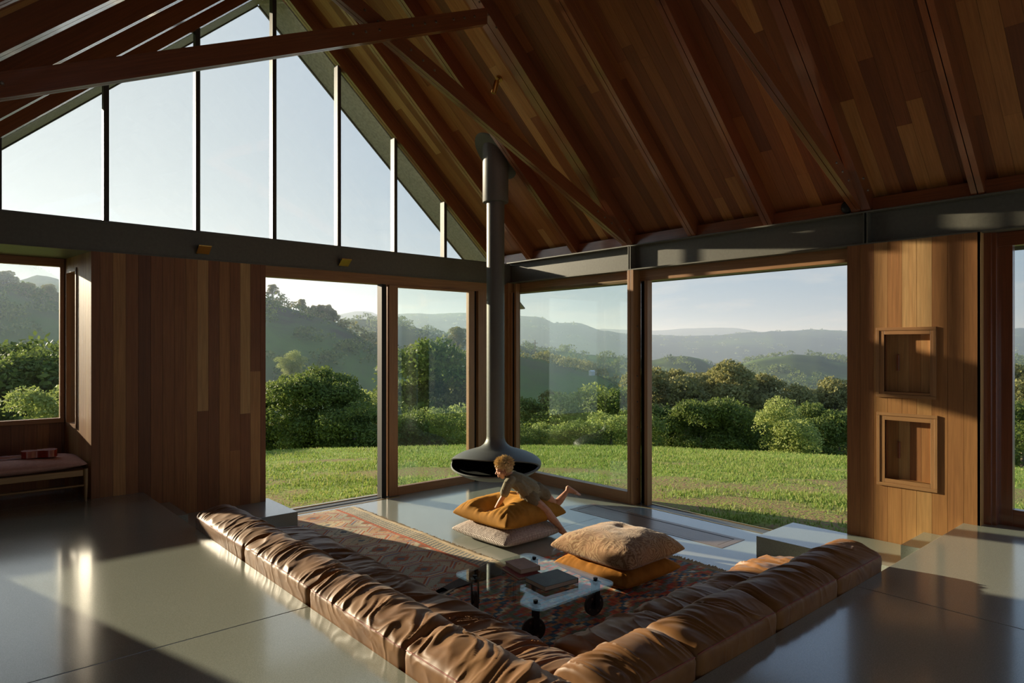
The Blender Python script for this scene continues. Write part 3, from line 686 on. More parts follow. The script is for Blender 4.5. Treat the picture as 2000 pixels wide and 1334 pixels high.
module('brown leather sofa module of the left run, nearest the left concrete step', [(left_run(6.20), 1.20, 3, 3.0)], [(left_run(6.22), 1.235, 31, -2.0)], (2.1, 6.0, 0))
module('brown leather sofa module of the left run, second from the left concrete step', [(left_run(4.995), 1.12, 14, 2.6)], [(left_run(4.98), 1.12, 42, -2.2)], (2.1, 4.4, 0))
module('brown leather sofa module of the left run, next to the corner module', [(left_run(3.87), 1.078, 25, 2.8)], [(left_run(3.855), 1.075, 53, -1.8)], (2.1, 3.3, 0))
module('brown leather corner module of the sunken sofa, closest to the viewer', [(left_run(2.788), 0.985, 36, 3.2), (right_run(2.765), 0.63, 47, -2.0)], [(left_run(2.775), 0.59, 64, -2.4)], (2.1, 2.1, 0))
module('brown leather sofa module of the right run, next to the corner module', [(right_run(3.555), 0.785, 58, -2.6)], [(right_run(3.54), 0.745, 75, 2.2)], (3.1, 2.1, 0))
module('brown leather sofa module of the right run, second from the right concrete step', [(right_run(4.347), 0.787, 69, -2.4)], [(right_run(4.33), 0.785, 86, 2.0)], (3.9, 2.1, 0))
module('brown leather sofa module of the right run, nearest the right concrete step', [(right_run(5.09), 0.738, 80, -2.8)], [(right_run(5.27), 0.935, 97, 2.4)], (4.8, 2.1, 0))

# ------------------------------------------------------------------ rugs
def col_mat(name, rough=0.95):
    m, n, l, b = new_mat(name); at = n.new('ShaderNodeAttribute'); at.attribute_name = 'weave'
    t = noise(n, l, 160, 2); hs = n.new('ShaderNodeHueSaturation'); mr = n.new('ShaderNodeMapRange'); mr.inputs['From Min'].default_value = 0.3; mr.inputs['From Max'].default_value = 0.7; mr.inputs['To Min'].default_value = 0.8; mr.inputs['To Max'].default_value = 1.2
    l.new(t.outputs['Fac'], mr.inputs['Value']); l.new(mr.outputs['Result'], hs.inputs['Value']); l.new(at.outputs['Color'], hs.inputs['Color']); l.new(hs.outputs['Color'], b.inputs['Base Color'])
    b.inputs['Roughness'].default_value = rough; b.inputs['Specular IOR Level'].default_value = 0.1; bump(n, l, t.outputs['Fac'], 0.35, 0.003, b); return m
MAT['kilim'] = col_mat('kilim_wool')
def woven(name, x0, x1, y0, y1, step, zf, colf, shear=lambda x, y: (x, y), thick=0.006):
    nx, ny = int((x1 - x0) / step), int((y1 - y0) / step)
    gx, gy = np.meshgrid(np.linspace(x0, x1, nx + 1), np.linspace(y0, y1, ny + 1), indexing='ij')
    sx_, sy_ = shear(gx, gy); gz = zf(sx_, sy_)
    top = np.stack([sx_, sy_, gz + thick], 2); bot = np.stack([sx_, sy_, gz], 2)
    vs = np.vstack([top.reshape(-1, 3), bot.reshape(-1, 3)]); N_ = (nx + 1) * (ny + 1); ii = np.arange(N_).reshape(nx + 1, ny + 1)
    f = np.stack([ii[:-1, :-1], ii[1:, :-1], ii[1:, 1:], ii[:-1, 1:]], 2).reshape(-1, 4)
    rim = []; edge = [ii[:, 0], ii[-1, :], ii[::-1, -1], ii[0, ::-1]]
    for e in edge:
        for a, b in zip(e[:-1], e[1:]): rim.append((a, a + N_, b + N_, b))
    faces = f.tolist() + (f[:, ::-1] + N_).tolist() + [tuple(int(q) for q in r) for r in rim]
    me = bpy.data.meshes.new(name); me.from_pydata(vs.tolist(), [], faces); me.update(); me.materials.append(MAT['kilim'])
    cx, cy = (gx[:-1, :-1] + gx[1:, 1:]) / 2, (gy[:-1, :-1] + gy[1:, 1:]) / 2
    c = colf(cx, cy).reshape(-1, 3); allc = np.vstack([c, c, np.tile([[0.30, 0.22, 0.14]], (len(rim), 1))])
    ca = me.color_attributes.new('weave', 'FLOAT_COLOR', 'CORNER'); rep = np.repeat(np.hstack([allc, np.ones((len(allc), 1))]), 4, 0)
    ca.data.foreach_set('color', rep.astype(np.float32).ravel())
    me.polygons.foreach_set('use_smooth', [True] * len(me.polygons)); me.set_sharp_from_angle(angle=R_(50))
    o = bpy.data.objects.new(name, me); COL.objects.link(o); return o
def pick(cond, a, b): return np.where(cond[..., None], np.array(a), b)
CREAM, TAN, RED, BLUE, NAVY, GREEN, ORANGE, BROWN = (0.46, 0.38, 0.25), (0.36, 0.26, 0.145), (0.36, 0.085, 0.05), (0.14, 0.185, 0.225), (0.055, 0.075, 0.105), (0.15, 0.16, 0.10), (0.40, 0.19, 0.085), (0.13, 0.075, 0.045)
def rug1_col(x, y):
    x1 = 4.12; d = x1 - x                                  # distance from the comb-patterned long edge
    w, h = 0.44, 0.40                                      # elongated hexagons
    c = np.zeros(x.shape + (3,)) + np.array(TAN)
    row = np.floor(d / w); cy = (y / h + 0.5 * (row % 2)); v = (cy - np.floor(cy) - 0.5) * h; u = (d / w - row - 0.5) * w
    idc = _hash(row.astype(int), np.floor(cy).astype(int), 0 * row.astype(int), 5)
    base = np.where((idc < 0.34)[..., None], np.array((0.40, 0.325, 0.21)), np.where((idc < 0.62)[..., None], np.array((0.43, 0.385, 0.28)), np.where((idc < 0.82)[..., None], np.array((0.30, 0.285, 0.22)), np.array((0.37, 0.25, 0.155)))))
    hexd = np.abs(v) / (h / 2) + np.maximum(0, np.abs(u) - 0.09) / (w / 2) * 1.1
    stp = np.round(hexd * 14) / 14
    c = base
    c = pick((stp > 1.08), (0.33, 0.285, 0.20), c); c = pick((stp > 0.99) & (stp <= 1.08), (0.30, 0.095, 0.055), c); c = pick((stp > 0.90) & (stp <= 0.99), CREAM, c); c = pick((stp > 0.80) & (stp <= 0.90), (0.15, 0.20, 0.26), c); c = pick((stp > 0.74) & (stp <= 0.80), (0.33, 0.13, 0.075), c)
    inner = np.round((np.abs(u) / 0.12 + np.abs(v) / 0.10) * 6) / 6
    c = pick((inner < 0.85) & (idc > 0.5), (0.30, 0.12, 0.07), c); c = pick((inner < 0.45), np.array((0.12, 0.13, 0.14)), c); c = pick(((inner < 1.15) & (inner >= 0.85)), (0.22, 0.21, 0.16), c)
    tk = ((np.floor(y / 0.02) + np.floor(d / 0.03)) % 5 == 0) & (inner > 1.3) & (stp < 0.6); c = pick(tk, (0.33, 0.12, 0.07), c)
    # comb border
    tooth = (np.floor((y + d * 0.35) / 0.028) % 2 == 0)
    c = pick(d < 0.26, (0.40, 0.34, 0.23), c); c = pick((d < 0.26) & (d > 0.05) & tooth, (0.17, 0.175, 0.165), c)
    c = pick((d < 0.26) & (d > 0.21), (0.36, 0.12, 0.07), c); c = pick(d < 0.035, (0.44, 0.36, 0.24), c)
    ye = y - 4.46; c = pick(ye < 0.16, (0.07, 0.065, 0.06), c); c = pick((ye < 0.16) & (np.floor(x / 0.03) % 3 == 0) & (ye > 0.05) & (ye < 0.11), CREAM, c); c = pick(ye < 0.03, (0.35, 0.3, 0.22), c)
    g = fbm(x * 6, y * 6, 0, 3, 3)[..., None]; c = c * (0.78 + 0.44 * g)
    return np.clip(c * 1.5, 0, 0.8)
def rug_z(x, y): return 0.002 + 0.010 * np.clip(fbm(x * 2.0, y * 2.0, 0, 21, 2) - 0.55, 0, 1) * 4
def rug1_shear(x, y):
    t = np.clip((7.85 - y) / 3.4, 0, 1); edge = 0.022 * (vnoise(y * 5, 0 * x, 0, 9) - 0.5) * (x > 4.0)
    return x + edge, y + (x - 4.12) * 0.04 * 0 + np.where(y < 4.6, 0.42 * np.clip((x - 3.0) / 1.12, 0, 1) * np.clip((4.95 - y) / 0.4, 0, 1), 0)
r1 = woven('kilim_rug', 3.16, 4.12, 4.46, 7.84, 0.0135, lambda x, y: 0.002 + rug_z(x, y), rug1_col, rug1_shear)
tag(r1, 'faded cream and rust kilim rug with blue hexagons lying along the left doorway', 'rug')
m = M()
for k in range(150):
    y = 4.93 + k * 0.0193; l_ = rng.uniform(0.02, 0.05); m.box(4.118, y, 0.002, 4.12 + l_, y + 0.009, 0.006)
m.build('fringe', simple('wool_fringe', (0.42, 0.35, 0.24), 0.95, 0, 0.1), r1)
def rug2_col(x, y):
    sx_, sy_ = np.floor(x / 0.055), np.floor(y / 0.028); c = np.zeros(x.shape + (3,))
    # stepped nested diamonds
    W = 0.80; H = 0.62
    px = ((sx_ * 0.055) / W + 0.12) % 1 - 0.5; py = ((sy_ * 0.028) / H + 0.3) % 1 - 0.5
    dd = np.abs(px) * 2 + np.abs(py) * 2; q = np.floor(dd * 8).astype(int) % 8
    pal = np.array([ORANGE, RED, (0.17, 0.20, 0.22), GREEN, (0.33, 0.09, 0.06), (0.20, 0.21, 0.19), CREAM, NAVY]); c = pal[q]
    alt = (sx_ + sy_) % 2 == 0; pal2 = np.array([(0.30, 0.13, 0.06), (0.14, 0.16, 0.15), RED, (0.12, 0.13, 0.10), GREEN, ORANGE, (0.38, 0.12, 0.08), (0.07, 0.12, 0.15)]); c = np.where(alt[..., None], pal2[q], c)
    jit = vnoise(x * 70, y * 18, 0, 4)[..., None]; c = c * (0.7 + 0.6 * jit) * 1.5
    c = pick((x > 5.50), (0.38, 0.28, 0.15), c); return c
r2 = woven('kilim_rug', 2.82, 5.55, 2.92, 4.70, 0.0125, lambda x, y: 0.0005 + 0 * x, rug2_col, lambda x, y: (x, y + 0.02 * np.sin(x * 3)), 0.003)
tag(r2, 'dark red and blue diamond kilim rug under the glass coffee table', 'rug')
m = M()
for k in range(90):
    y = 2.80 + k * 0.021; l_ = rng.uniform(0.03, 0.07); m.box(5.548, y, 0.001, 5.55 + l_, y + 0.008, 0.004)
m.build('fringe', simple('gold_fringe', (0.40, 0.28, 0.13), 0.95, 0, 0.1), r2)

# ------------------------------------------------------------------ floor hatch
t = thing('floor_hatch', 'long timber floor hatch set flush in the concrete beside the right doorway', 'hatch', (6.39, 4.8, 0))
m = M(); m.box(6.165, 3.717, -0.01, 6.62, 3.80, 0.003, uvaxis=0); m.box(6.165, 5.82, -0.01, 6.62, 5.90, 0.003, uvaxis=0); m.box(6.165, 3.80, -0.01, 6.22, 5.82, 0.003, uvaxis=1); m.box(6.555, 3.80, -0.01, 6.62, 5.82, 0.003, uvaxis=1)
m.build('surround', MAT['hatch'], t)
m = M(); m.box(6.226, 3.808, -0.02, 6.535, 5.812, 0.002, uvaxis=1); m.build('lid', MAT['hatch'], t)
m = M(); m.box(6.535, 3.808, -0.02, 6.555, 5.812, 0.0008); m.build('finger_slot', MAT['black'], t)

# ------------------------------------------------------------------ suspended fireplace
HX, HY = 5.83, 6.99
f = thing('suspended_fireplace', 'dark grey suspended round fireplace with a wide mouth and tall flue', 'fireplace', (HX, HY, 0.26))
top = spline([(0.123, 0.86), (0.130, 0.815), (0.165, 0.752), (0.235, 0.704), (0.34, 0.672), (0.46, 0.632), (0.555, 0.585), (0.615, 0.535), (0.632, 0.485)], 40)
bot = spline([(0.632, 0.485), (0.622, 0.445), (0.575, 0.40), (0.48, 0.345), (0.36, 0.300), (0.20, 0.270), (0.0, 0.262)], 34)
NA = 144; view = math.atan2(-HY, -HX); MC = view - R_(17); MH = R_(86)
def mouth(a):
    q = (a - MC + math.pi) % (2 * math.pi) - math.pi; k = abs(q) / MH
    return max(0.0, 1 - k ** 2.6) ** 0.62 if k < 1 else 0.0
def shell(off, upper):
    P = []
    for k in range(NA):
        a = 2 * math.pi * k / NA; mo = mouth(a); col = []
        pr = top if upper else bot
        if upper:  # stops above the mouth
            zt = 0.485 + 0.125 * mo; cutp = [p for p in pr if p[1] >= zt - 1e-6]; e = np.interp(zt, pr[::-1, 1], pr[::-1, 0])
            src = np.vstack([cutp, [[e, zt]]]); 
        else:
            zb = 0.485 - 0.095 * mo; cutp = [p for p in pr if p[1] <= zb + 1e-6]; e = np.interp(zb, pr[::-1, 1], pr[::-1, 0]); src = np.vstack([[[e, zb]], cutp])
        d = np.r_[0, np.cumsum(np.linalg.norm(np.diff(src, axis=0), axis=1))]; q = np.linspace(0, d[-1], 40)
        r = np.interp(q, d, src[:, 0]); z = np.interp(q, d, src[:, 1])
        r = np.maximum(0.0005, r - off); z = z + (-off if upper else off)
        P.append(np.stack([HX + r * math.cos(a), HY + r * math.sin(a), z], 1))
    return np.array(P)
def shell_mesh(upper):
    A, B = shell(0, upper), shell(0.014, upper); na, ns = A.shape[:2]; m = M()
    m.grid(A, closed_u=True); m.grid(B, closed_u=True, flip=True, mi=1)
    j = ns - 1 if upper else 0; vs = []
    for k in range(na): vs += [tuple(A[k, j]), tuple(B[k, j])]
    m.add(vs, [(2 * k, 2 * ((k + 1) % na), 2 * ((k + 1) % na) + 1, 2 * k + 1) for k in range(na)])
    return m
shell_mesh(True).build('hood', [MAT['darksteel'], MAT['soot']], f, smooth=35, recalc=True); shell_mesh(False).build('hearth_bowl', [MAT['darksteel'], MAT['soot']], f, smooth=35, recalc=True)
m = M(); m.lathe([(0.0, 0.395), (0.40, 0.395), (0.50, 0.42), (0.56, 0.45), (0.585, 0.485), (0.55, 0.56), (0.42, 0.615), (0.28, 0.65), (0.12, 0.68), (0.0, 0.69)], 64, (HX, HY, 0))
c = M()
keep = []
for fi, fc in enumerate(m.f):
    ctr = np.mean([m.v[i] for i in fc], axis=0); a = math.atan2(ctr[1] - HY, ctr[0] - HX)
    rr_ = math.hypot(ctr[0] - HX, ctr[1] - HY)
    if mouth(a) > 0.02 and rr_ > 0.47 and 0.40 < ctr[2] < 0.60: continue
    keep.append(fi)
m.f = [m.f[i] for i in keep]; m.uv = [m.uv[i] for i in keep]; m.tone = [m.tone[i] for i in keep]; m.mi = [m.mi[i] for i in keep]
m.build('firebox', MAT['soot'], f, smooth=40)
m = M(); m.lathe([(0.123, 0.83), (0.123, 4.9)], 40, (HX, HY, 0)); m.lathe([(0.125, 0.862), (0.1255, 0.866), (0.123, 0.868)], 40, (HX, HY, 0)); m.build('flue', MAT['darksteel'], f, smooth=40)
m = M(); m.lathe([(0.124, 4.075), (0.172, 4.075), (0.178, 4.085), (0.178, 5.05)], 40, (HX, HY, 0)); m.build('flue_sleeve', MAT['darksteel'], f, smooth=40)
zc = zr(HX) + LD; m = M(); rings = []
for r, dz in ((0.176, 0.0), (0.176, -0.012), (0.275, -0.012), (0.285, -0.006), (0.285, 0.01)):
    rings.append([(HX + r * math.cos(2 * math.pi * k / 48), HY + r * math.sin(2 * math.pi * k / 48), zc - SL * r * math.cos(2 * math.pi * k / 48) + dz) for k in range(48)])
m.grid(np.array(rings), closed_v=True); m.build('ceiling_collar', MAT['darksteel'], f, smooth=40)

# ------------------------------------------------------------------ lights
t = thing('spotlight', 'small brass cylinder spotlight fixed to the sloping board ceiling', 'spotlight', (5.15, 6.10, zr(5.15) + LD))
z0 = zr(5.15) + LD
m = M(); m.tube([(5.15, 6.10, z0 + 0.005), (5.141, 6.10, z0 - 0.012)], 0.045, 24); m.build('ceiling_rose', MAT['brass'], t, smooth=40)
m = M(); m.tube([(5.145, 6.10, z0 - 0.01), (5.11, 6.12, z0 - 0.05)], 0.008, 10); m.build('stem', MAT['brass'], t, smooth=40)
m = M(); m.tube([(5.115, 6.105, z0 - 0.035), (5.085, 6.135, z0 - 0.185)], 0.032, 24); m.build('lamp_body', MAT['brass'], t, smooth=40)
for x, z, nm in ((4.085, 3.20, 'brass square wall light on the dark steel beam over the left doorway'), (2.33, 3.20, 'brass square wall light on the dark steel beam above the boarded pier')):
    t = thing('wall_light', nm, 'light', (x, YA, z))
    m = M(); m.box(x - 0.05, YA - 0.012, z - 0.05, x + 0.05, YA + 0.015, z + 0.05); m.build('back_plate', MAT['steel'], t)
    m = M(); vs = [(x - 0.07, YA - 0.115, z + 0.035), (x + 0.07, YA - 0.115, z + 0.035), (x + 0.07, YA - 0.008, z - 0.045), (x - 0.07, YA - 0.008, z - 0.045)]
    vs += [(p[0], p[1], p[2] + 0.012) for p in vs]
    m.add(vs, [(0, 3, 2, 1), (4, 5, 6, 7), (0, 1, 5, 4), (1, 2, 6, 5), (2, 3, 7, 6), (3, 0, 4, 7)]); m.build('reflector_plate', MAT['brass'], t, bevel=0.002, recalc=True)
t = thing('speaker', 'small black round speaker on top of the right steel beam beside the nearer truss', 'speaker', (XB + 0.02, 2.80, 3.50))
m = M(); m.lathe([(0, 0.06), (0.03, 0.055), (0.05, 0.03), (0.055, 0), (0.05, -0.03), (0.03, -0.055), (0, -0.06)], 24, (XB + 0.02, 2.80, 3.51)); m.build('housing', MAT['black'], t, smooth=50)
m = M(); m.tube([(XB + 0.03, 2.80, 3.46), (XB + 0.05, 2.80, 3.442)], 0.02, 12); m.build('mount', MAT['black'], t)

# ------------------------------------------------------------------ coffee table on wheels
TX0, TX1, TY0, TY1 = 3.125, 3.955, 3.285, 4.285
t = thing('coffee_table', 'low square glass coffee table on four black industrial wheels', 'table', (3.54, 3.785, 0))
pl = []; rc = 0.07
for cx, cy, a0 in ((TX1 - rc, TY1 - rc, 0), (TX0 + rc, TY1 - rc, 90), (TX0 + rc, TY0 + rc, 180), (TX1 - rc, TY0 + rc, 270)):
    for k in range(9): a = R_(a0 + k * 11.25); pl.append((cx + rc * math.cos(a), cy + rc * math.sin(a)))
m = M(); m.prism(pl, 0.268, 0.283); m.build('glass_top', MAT['tableglass'], t, bevel=0.003)
MAT['cast'] = simple('cast_iron', (0.035, 0.033, 0.032), 0.45, 0.4, 0.5); MAT['rubber'] = simple('wheel_tyre', (0.06, 0.045, 0.035), 0.6)
for (x, y), rot in zip(((3.213, 4.106), (3.874, 4.127), (3.884, 3.441), (3.223, 3.419)), (62, 40, -12, -30)):
    c, s = math.cos(R_(rot)), math.sin(R_(rot)); Rz = lambda p: (x + c * p[0] - s * p[1], y + s * p[0] + c * p[1], p[2])
    def bld(m, name, mat, par, **k): m.v = [Rz(p) for p in m.v]; return m.build(name, mat, par, **k)
    m = M(); m.box(-0.035, -0.032, 0.255, 0.035, 0.032, 0.268)
    for sg in (-1, 1):
        m.box(-0.022, sg * 0.027 - 0.004, 0.075, 0.022, sg * 0.027 + 0.004, 0.256)
    cs = bld(m, 'caster_fork', MAT['cast'], t, bevel=0.002)
    m = M(); m.tube([(0, 0, 0.283), (0, 0, 0.294)], 0.017, 14); m.tube([(0, 0, 0.26), (0, 0, 0.285)], 0.008, 10); bld(m, 'bolt_cap', MAT['black'], t, smooth=40)
    m = M(); prof = [(0.030, -0.012), (0.068, -0.012), (0.080, -0.014), (0.085, -0.010), (0.085, 0.010), (0.080, 0.014), (0.068, 0.012), (0.030, 0.012)]
    vs = []; fs = []; n_ = 40; ox = -0.015
    for r, w in prof:
        for k in range(n_): vs.append((ox + r * math.cos(2 * math.pi * k / n_), w, 0.0905 + r * math.sin(2 * math.pi * k / n_)))
    for i in range(len(prof)):
        for k in range(n_): fs.append((i * n_ + k, i * n_ + (k + 1) % n_, ((i + 1) % len(prof)) * n_ + (k + 1) % n_, ((i + 1) % len(prof)) * n_ + k))
    m.add(vs, fs)
    wh = bld(m, 'wheel', MAT['rubber'], t, smooth=40, recalc=True)
    m = M(); m.tube([(ox, -0.032, 0.0905), (ox, 0.032, 0.0905)], 0.012, 12)
    m.tube([(ox, -0.013, 0.0905), (ox, 0.013, 0.0905)], 0.036, 20)
    bld(m, 'hub', MAT['cast'], wh, smooth=40)
    for k in range(4):
        a = k * math.pi / 2 + 0.5; h = M(); h.tube([(ox + 0.056 * math.cos(a), -0.0145, 0.0905 + 0.056 * math.sin(a)), (ox + 0.056 * math.cos(a), 0.0145, 0.0905 + 0.056 * math.sin(a))], 0.009, 10); bld(h, 'rim_hole', MAT['bolt'], wh)

# ------------------------------------------------------------------ books
MAT['paper'] = simple('page_edges', (0.62, 0.52, 0.38), 0.8, 0, 0.2, 0.12, 60, 0, (1, 1, 60)); MAT['cloth_red'] = simple('red_book_cloth', (0.24, 0.03, 0.025), 0.6); MAT['cloth_tan'] = simple('faded_rose_book_cloth', (0.38, 0.21, 0.15), 0.6); MAT['cloth_dark'] = simple('dark_grey_book_cloth', (0.055, 0.06, 0.055), 0.5, 0, 0.5, 0.35, 8)
def book(name, label, c, ax, w, h, th, z, mat, mark=None):
    """w along ax (spine direction), h across"""
    t = thing('book', label, 'book', (c[0], c[1], z), 'books on the glass table')
    a = Vector((math.cos(ax), math.sin(ax), 0)); b = Vector((-math.sin(ax), math.cos(ax), 0)); o = Vector((c[0], c[1], z)) - a * w / 2 - b * h / 2
    m = M(); m.obox(o + a * 0.006 + b * 0.004 + Vector((0, 0, 0.003)), a * (w - 0.012), b * (h - 0.010), (0, 0, th - 0.006)); m.uv = [None] * len(m.uv); m.tone = [None] * len(m.tone); m.build('pages', MAT['paper'], t)
    m = M(); m.obox(o, a * w, b * h, (0, 0, 0.003)); m.obox(o + Vector((0, 0, th - 0.003)), a * w, b * h, (0, 0, 0.003)); m.obox(o, a * w, b * 0.004, (0, 0, th)); m.uv = [None] * len(m.uv); m.tone = [None] * len(m.tone); m.build('cover', mat, t, bevel=0.001)
    return t
book('book', 'red cloth book lying on the glass table under the rose-brown one', (3.545, 3.93), R_(78), 0.285, 0.205, 0.022, 0.2835, MAT['cloth_red'])
book('book', 'thick rose-brown book on top of the red book on the glass table', (3.585, 3.96), R_(80), 0.245, 0.185, 0.036, 0.306, MAT['cloth_tan'])
book('book', 'large dark grey book lying alone near the centre of the glass table', (3.58, 3.62), R_(84), 0.255, 0.325, 0.036, 0.2835, MAT['cloth_dark'])

# ------------------------------------------------------------------ floor cushions
def pillow(sx, sy, h, seed, zlow=0.5, n=72, amp=0.012, dents=(), corner=0.08, gath=0.9, rot=0.0, c=(0, 0, 0)):
    """returns M with uv; bottom flattened by zlow"""
    u = np.linspace(-1, 1, n); u = np.sign(u) * (1 - (1 - np.abs(u)) ** 1.5); U, V = np.meshgrid(u, u, indexing='ij')
    rr0 = 0.09; sq = np.maximum(np.abs(U), np.abs(V)); cxr = np.clip((np.abs(U) - (1 - rr0)) / rr0, 0, 1); cyr = np.clip((np.abs(V) - (1 - rr0)) / rr0, 0, 1); hyp = np.sqrt(cxr ** 2 + cyr ** 2)
    edge = (1 - np.abs(U) ** 3.3).clip(0) ** 0.52 * (1 - np.abs(V) ** 3.3).clip(0) ** 0.52
    bow = 1 - corner * (1 - V ** 2); bow2 = 1 - corner * (1 - U ** 2)
    ang = np.arctan2(V, U); rad = np.sqrt(U ** 2 + V ** 2)
    wr = (1 - np.abs(2 * vnoise(ang * 9 + seed, rad * 1.5, 0, seed) - 1)) ** 1.5 * np.clip(rad - 0.35, 0, 1) * (edge > 0.001)
    wr2 = fbm(U * 3, V * 3, 0, seed + 2, 4) - 0.5
    disp = amp * (wr * np.clip(rad - 0.6, 0, 1) * 2.0 + wr2 * 1.2)
    # gathers along the edges
    par = np.where(np.abs(U) > np.abs(V), V, U); ga = (1 - np.abs(2 * vnoise(par * 16, 0 * par, 0, seed + 5) - 1)) ** 1.4 * np.clip((np.maximum(np.abs(U), np.abs(V)) - 0.55) / 0.4, 0, 1) * edge
    zt = h * (1 - zlow) * edge + (disp - amp * gath * ga) * np.clip(edge * 2, 0, 1)
    for (du, dv, r, dp) in dents: zt = zt - dp * np.exp(-((U - du) ** 2 + (V - dv) ** 2) / r ** 2) * np.clip(edge * 1.5, 0, 1)
    zb = -h * zlow * np.minimum(edge * 1.25, 1.0)
    zt = np.maximum(zt, zb + 0.004 * (edge > 0.01))
    kk = np.where(hyp > 1e-6, np.maximum(cxr, cyr) / np.maximum(hyp, 1e-6), 1.0); pull = 1 - rr0 * (1 - kk) * np.minimum(cxr, cyr) / 1.0
    X, Y = U * sx / 2 * bow * pull, V * sy / 2 * bow2 * pull
    cr, sr = math.cos(rot), math.sin(rot)
    def tr(z): return np.stack([c[0] + cr * X - sr * Y, c[1] + sr * X + cr * Y, c[2] + h * zlow + z], 2)
    m = M(); uv = np.stack([U * sx / 2, V * sy / 2], 2)
    m.grid(tr(zt), uv=uv); m.grid(tr(zb), uv=uv, flip=True); return m
def weld(o, d=0.0005):
    bm = bmesh.new(); bm.from_mesh(o.data); bmesh.ops.remove_doubles(bm, verts=bm.verts, dist=d); bmesh.ops.recalc_face_normals(bm, faces=bm.faces); bm.to_mesh(o.data); bm.free(); return o
def cushion(label, mat, grp, *a, **k):
    o = weld(pillow(*a, **k).build('floor_cushion', MAT[mat], None, smooth=80)); 
    o.data.polygons.foreach_set('use_smooth', [True] * len(o.data.polygons)); return tag(o, label, 'cushion', grp)
cushion('flecked grey knit floor cushion on the concrete, under the mustard one', 'knit', 'floor cushions', 0.90, 0.90, 0.19, 5, zlow=0.40, c=(4.79, 5.53, 0.001), rot=0.03, corner=0.03, amp=0.006)
cushion('mustard velvet floor cushion dented by the leaning boy', 'mustard', 'floor cushions', 0.93, 0.90, 0.27, 9, zlow=0.30, c=(4.84, 5.56, 0.165), rot=0.04, corner=0.05, amp=0.018, gath=1.5, dents=((-0.50, 0.0, 0.31, 0.175), (0.46, 0.16, 0.22, 0.05)))
cushion('amber velvet floor cushion on the rug, under the patterned tan one', 'rust', 'floor cushions', 0.82, 0.86, 0.20, 13, zlow=0.40, c=(4.74, 3.94, 0.006), rot=0.0, corner=0.05, amp=0.012)
cushion('patterned tan floor cushion on top of the amber velvet one', 'floral', 'floor cushions', 0.86, 0.92, 0.25, 17, zlow=0.32, c=(4.76, 3.95, 0.165), rot=0.02, corner=0.06, amp=0.016, dents=((0.35, 0.1, 0.2, 0.03),))

# ------------------------------------------------------------------ bench in the window nook, ukulele
t = thing('bench', 'oak bench with a long rose cushion in the window nook', 'bench', (0.4, 8.3, UP))
BX0, BX1, BY0, BY1 = -0.50, 1.205, 7.955, 8.72
m = M(); m.box(BX0, BY0 + 0.005, 0.775, BX1 - 0.05, BY0 + 0.035, 0.835, uvaxis=0); m.box(BX0, BY1 - 0.035, 0.775, BX1 - 0.05, BY1, 0.835, uvaxis=0); m.box(BX0, BY0, 0.775, BX0 + 0.03, BY1, 0.835, uvaxis=1); m.box(BX1 - 0.055, BY0 + 0.02, 0.775, BX1 - 0.03, BY1, 0.835, uvaxis=1); m.box(BX0, BY0 + 0.02, 0.815, BX1 - 0.03, BY1 - 0.02, 0.832, uvaxis=0)
m.build('frame', MAT['oak'], t, bevel=0.004)
for x in (BX0 + 0.03, BX1 - 0.025):
    for y in (BY0 + 0.02, BY1 - 0.03):
        m = M(); m.tube([(x, y, UP + 0.001), (x, y, 0.70), (x, y, 0.845)], [0.012, 0.020, 0.021], 14); m.build('leg', MAT['oak'], t, smooth=50)
m = M(); m.tube([(BX0 + 0.03, BY0 + 0.02, 0.675), (BX1 - 0.025, BY0 + 0.02, 0.675)], 0.010, 10); m.build('stretcher', MAT['oak'], t, smooth=50)
MAT['rose'] = simple('rose_linen', (0.46, 0.27, 0.225), 0.9, 0, 0.15, 0.1, 30, 0.1)
o = weld(pillow(BX1 - BX0 - 0.02, BY1 - BY0 + 0.02, 0.13, 23, zlow=0.45, c=((BX0 + BX1) / 2, (BY0 + BY1) / 2, 0.834), corner=0.0, amp=0.006, n=60).build('seat_cushion', MAT['rose'], t, smooth=80))
MAT['redwood'] = simple('red_lacquer', (0.24, 0.022, 0.010), 0.22, 0, 0.6, 0.1, 10, 0, (1, 8, 1))
k = thing('ukulele', 'small dark red ukulele lying on its back on the rose bench cushion', 'ukulele', (0.80, 8.30, 0.965))
ax = math.atan2(-0.05, 1); ou = []
prof = [(-0.13, 0.02), (-0.125, 0.055), (-0.09, 0.076), (-0.05, 0.070), (-0.01, 0.056), (0.03, 0.066), (0.075, 0.095), (0.12, 0.098), (0.155, 0.075), (0.172, 0.03)]
pts = spline(prof, 40); poly = [(p[0], p[1]) for p in pts] + [(p[0], -p[1]) for p in pts[::-1]]
rot = lambda p: (0.80 + p[0] * math.cos(ax) - p[1] * math.sin(ax), 8.27 + p[0] * math.sin(ax) + p[1] * math.cos(ax))
m = M(); m.prism([rot(p) for p in poly], 0.955, 1.026); m.v = [(q[0], q[1], q[2] + 0.012) for q in m.v]; m.build('body', MAT['redwood'], k, smooth=40)
m = M(); m.prism([rot(p) for p in ((-0.42, -0.02), (-0.12, -0.026), (-0.12, 0.026), (-0.42, 0.02))], 0.975, 1.002); m.build('neck', MAT['redwood'], k, bevel=0.005)
m = M(); m.prism([rot(p) for p in ((-0.54, -0.032), (-0.42, -0.024), (-0.42, 0.024), (-0.54, 0.032))], 0.972, 0.992); m.build('headstock', MAT['redwood'], k, bevel=0.004)
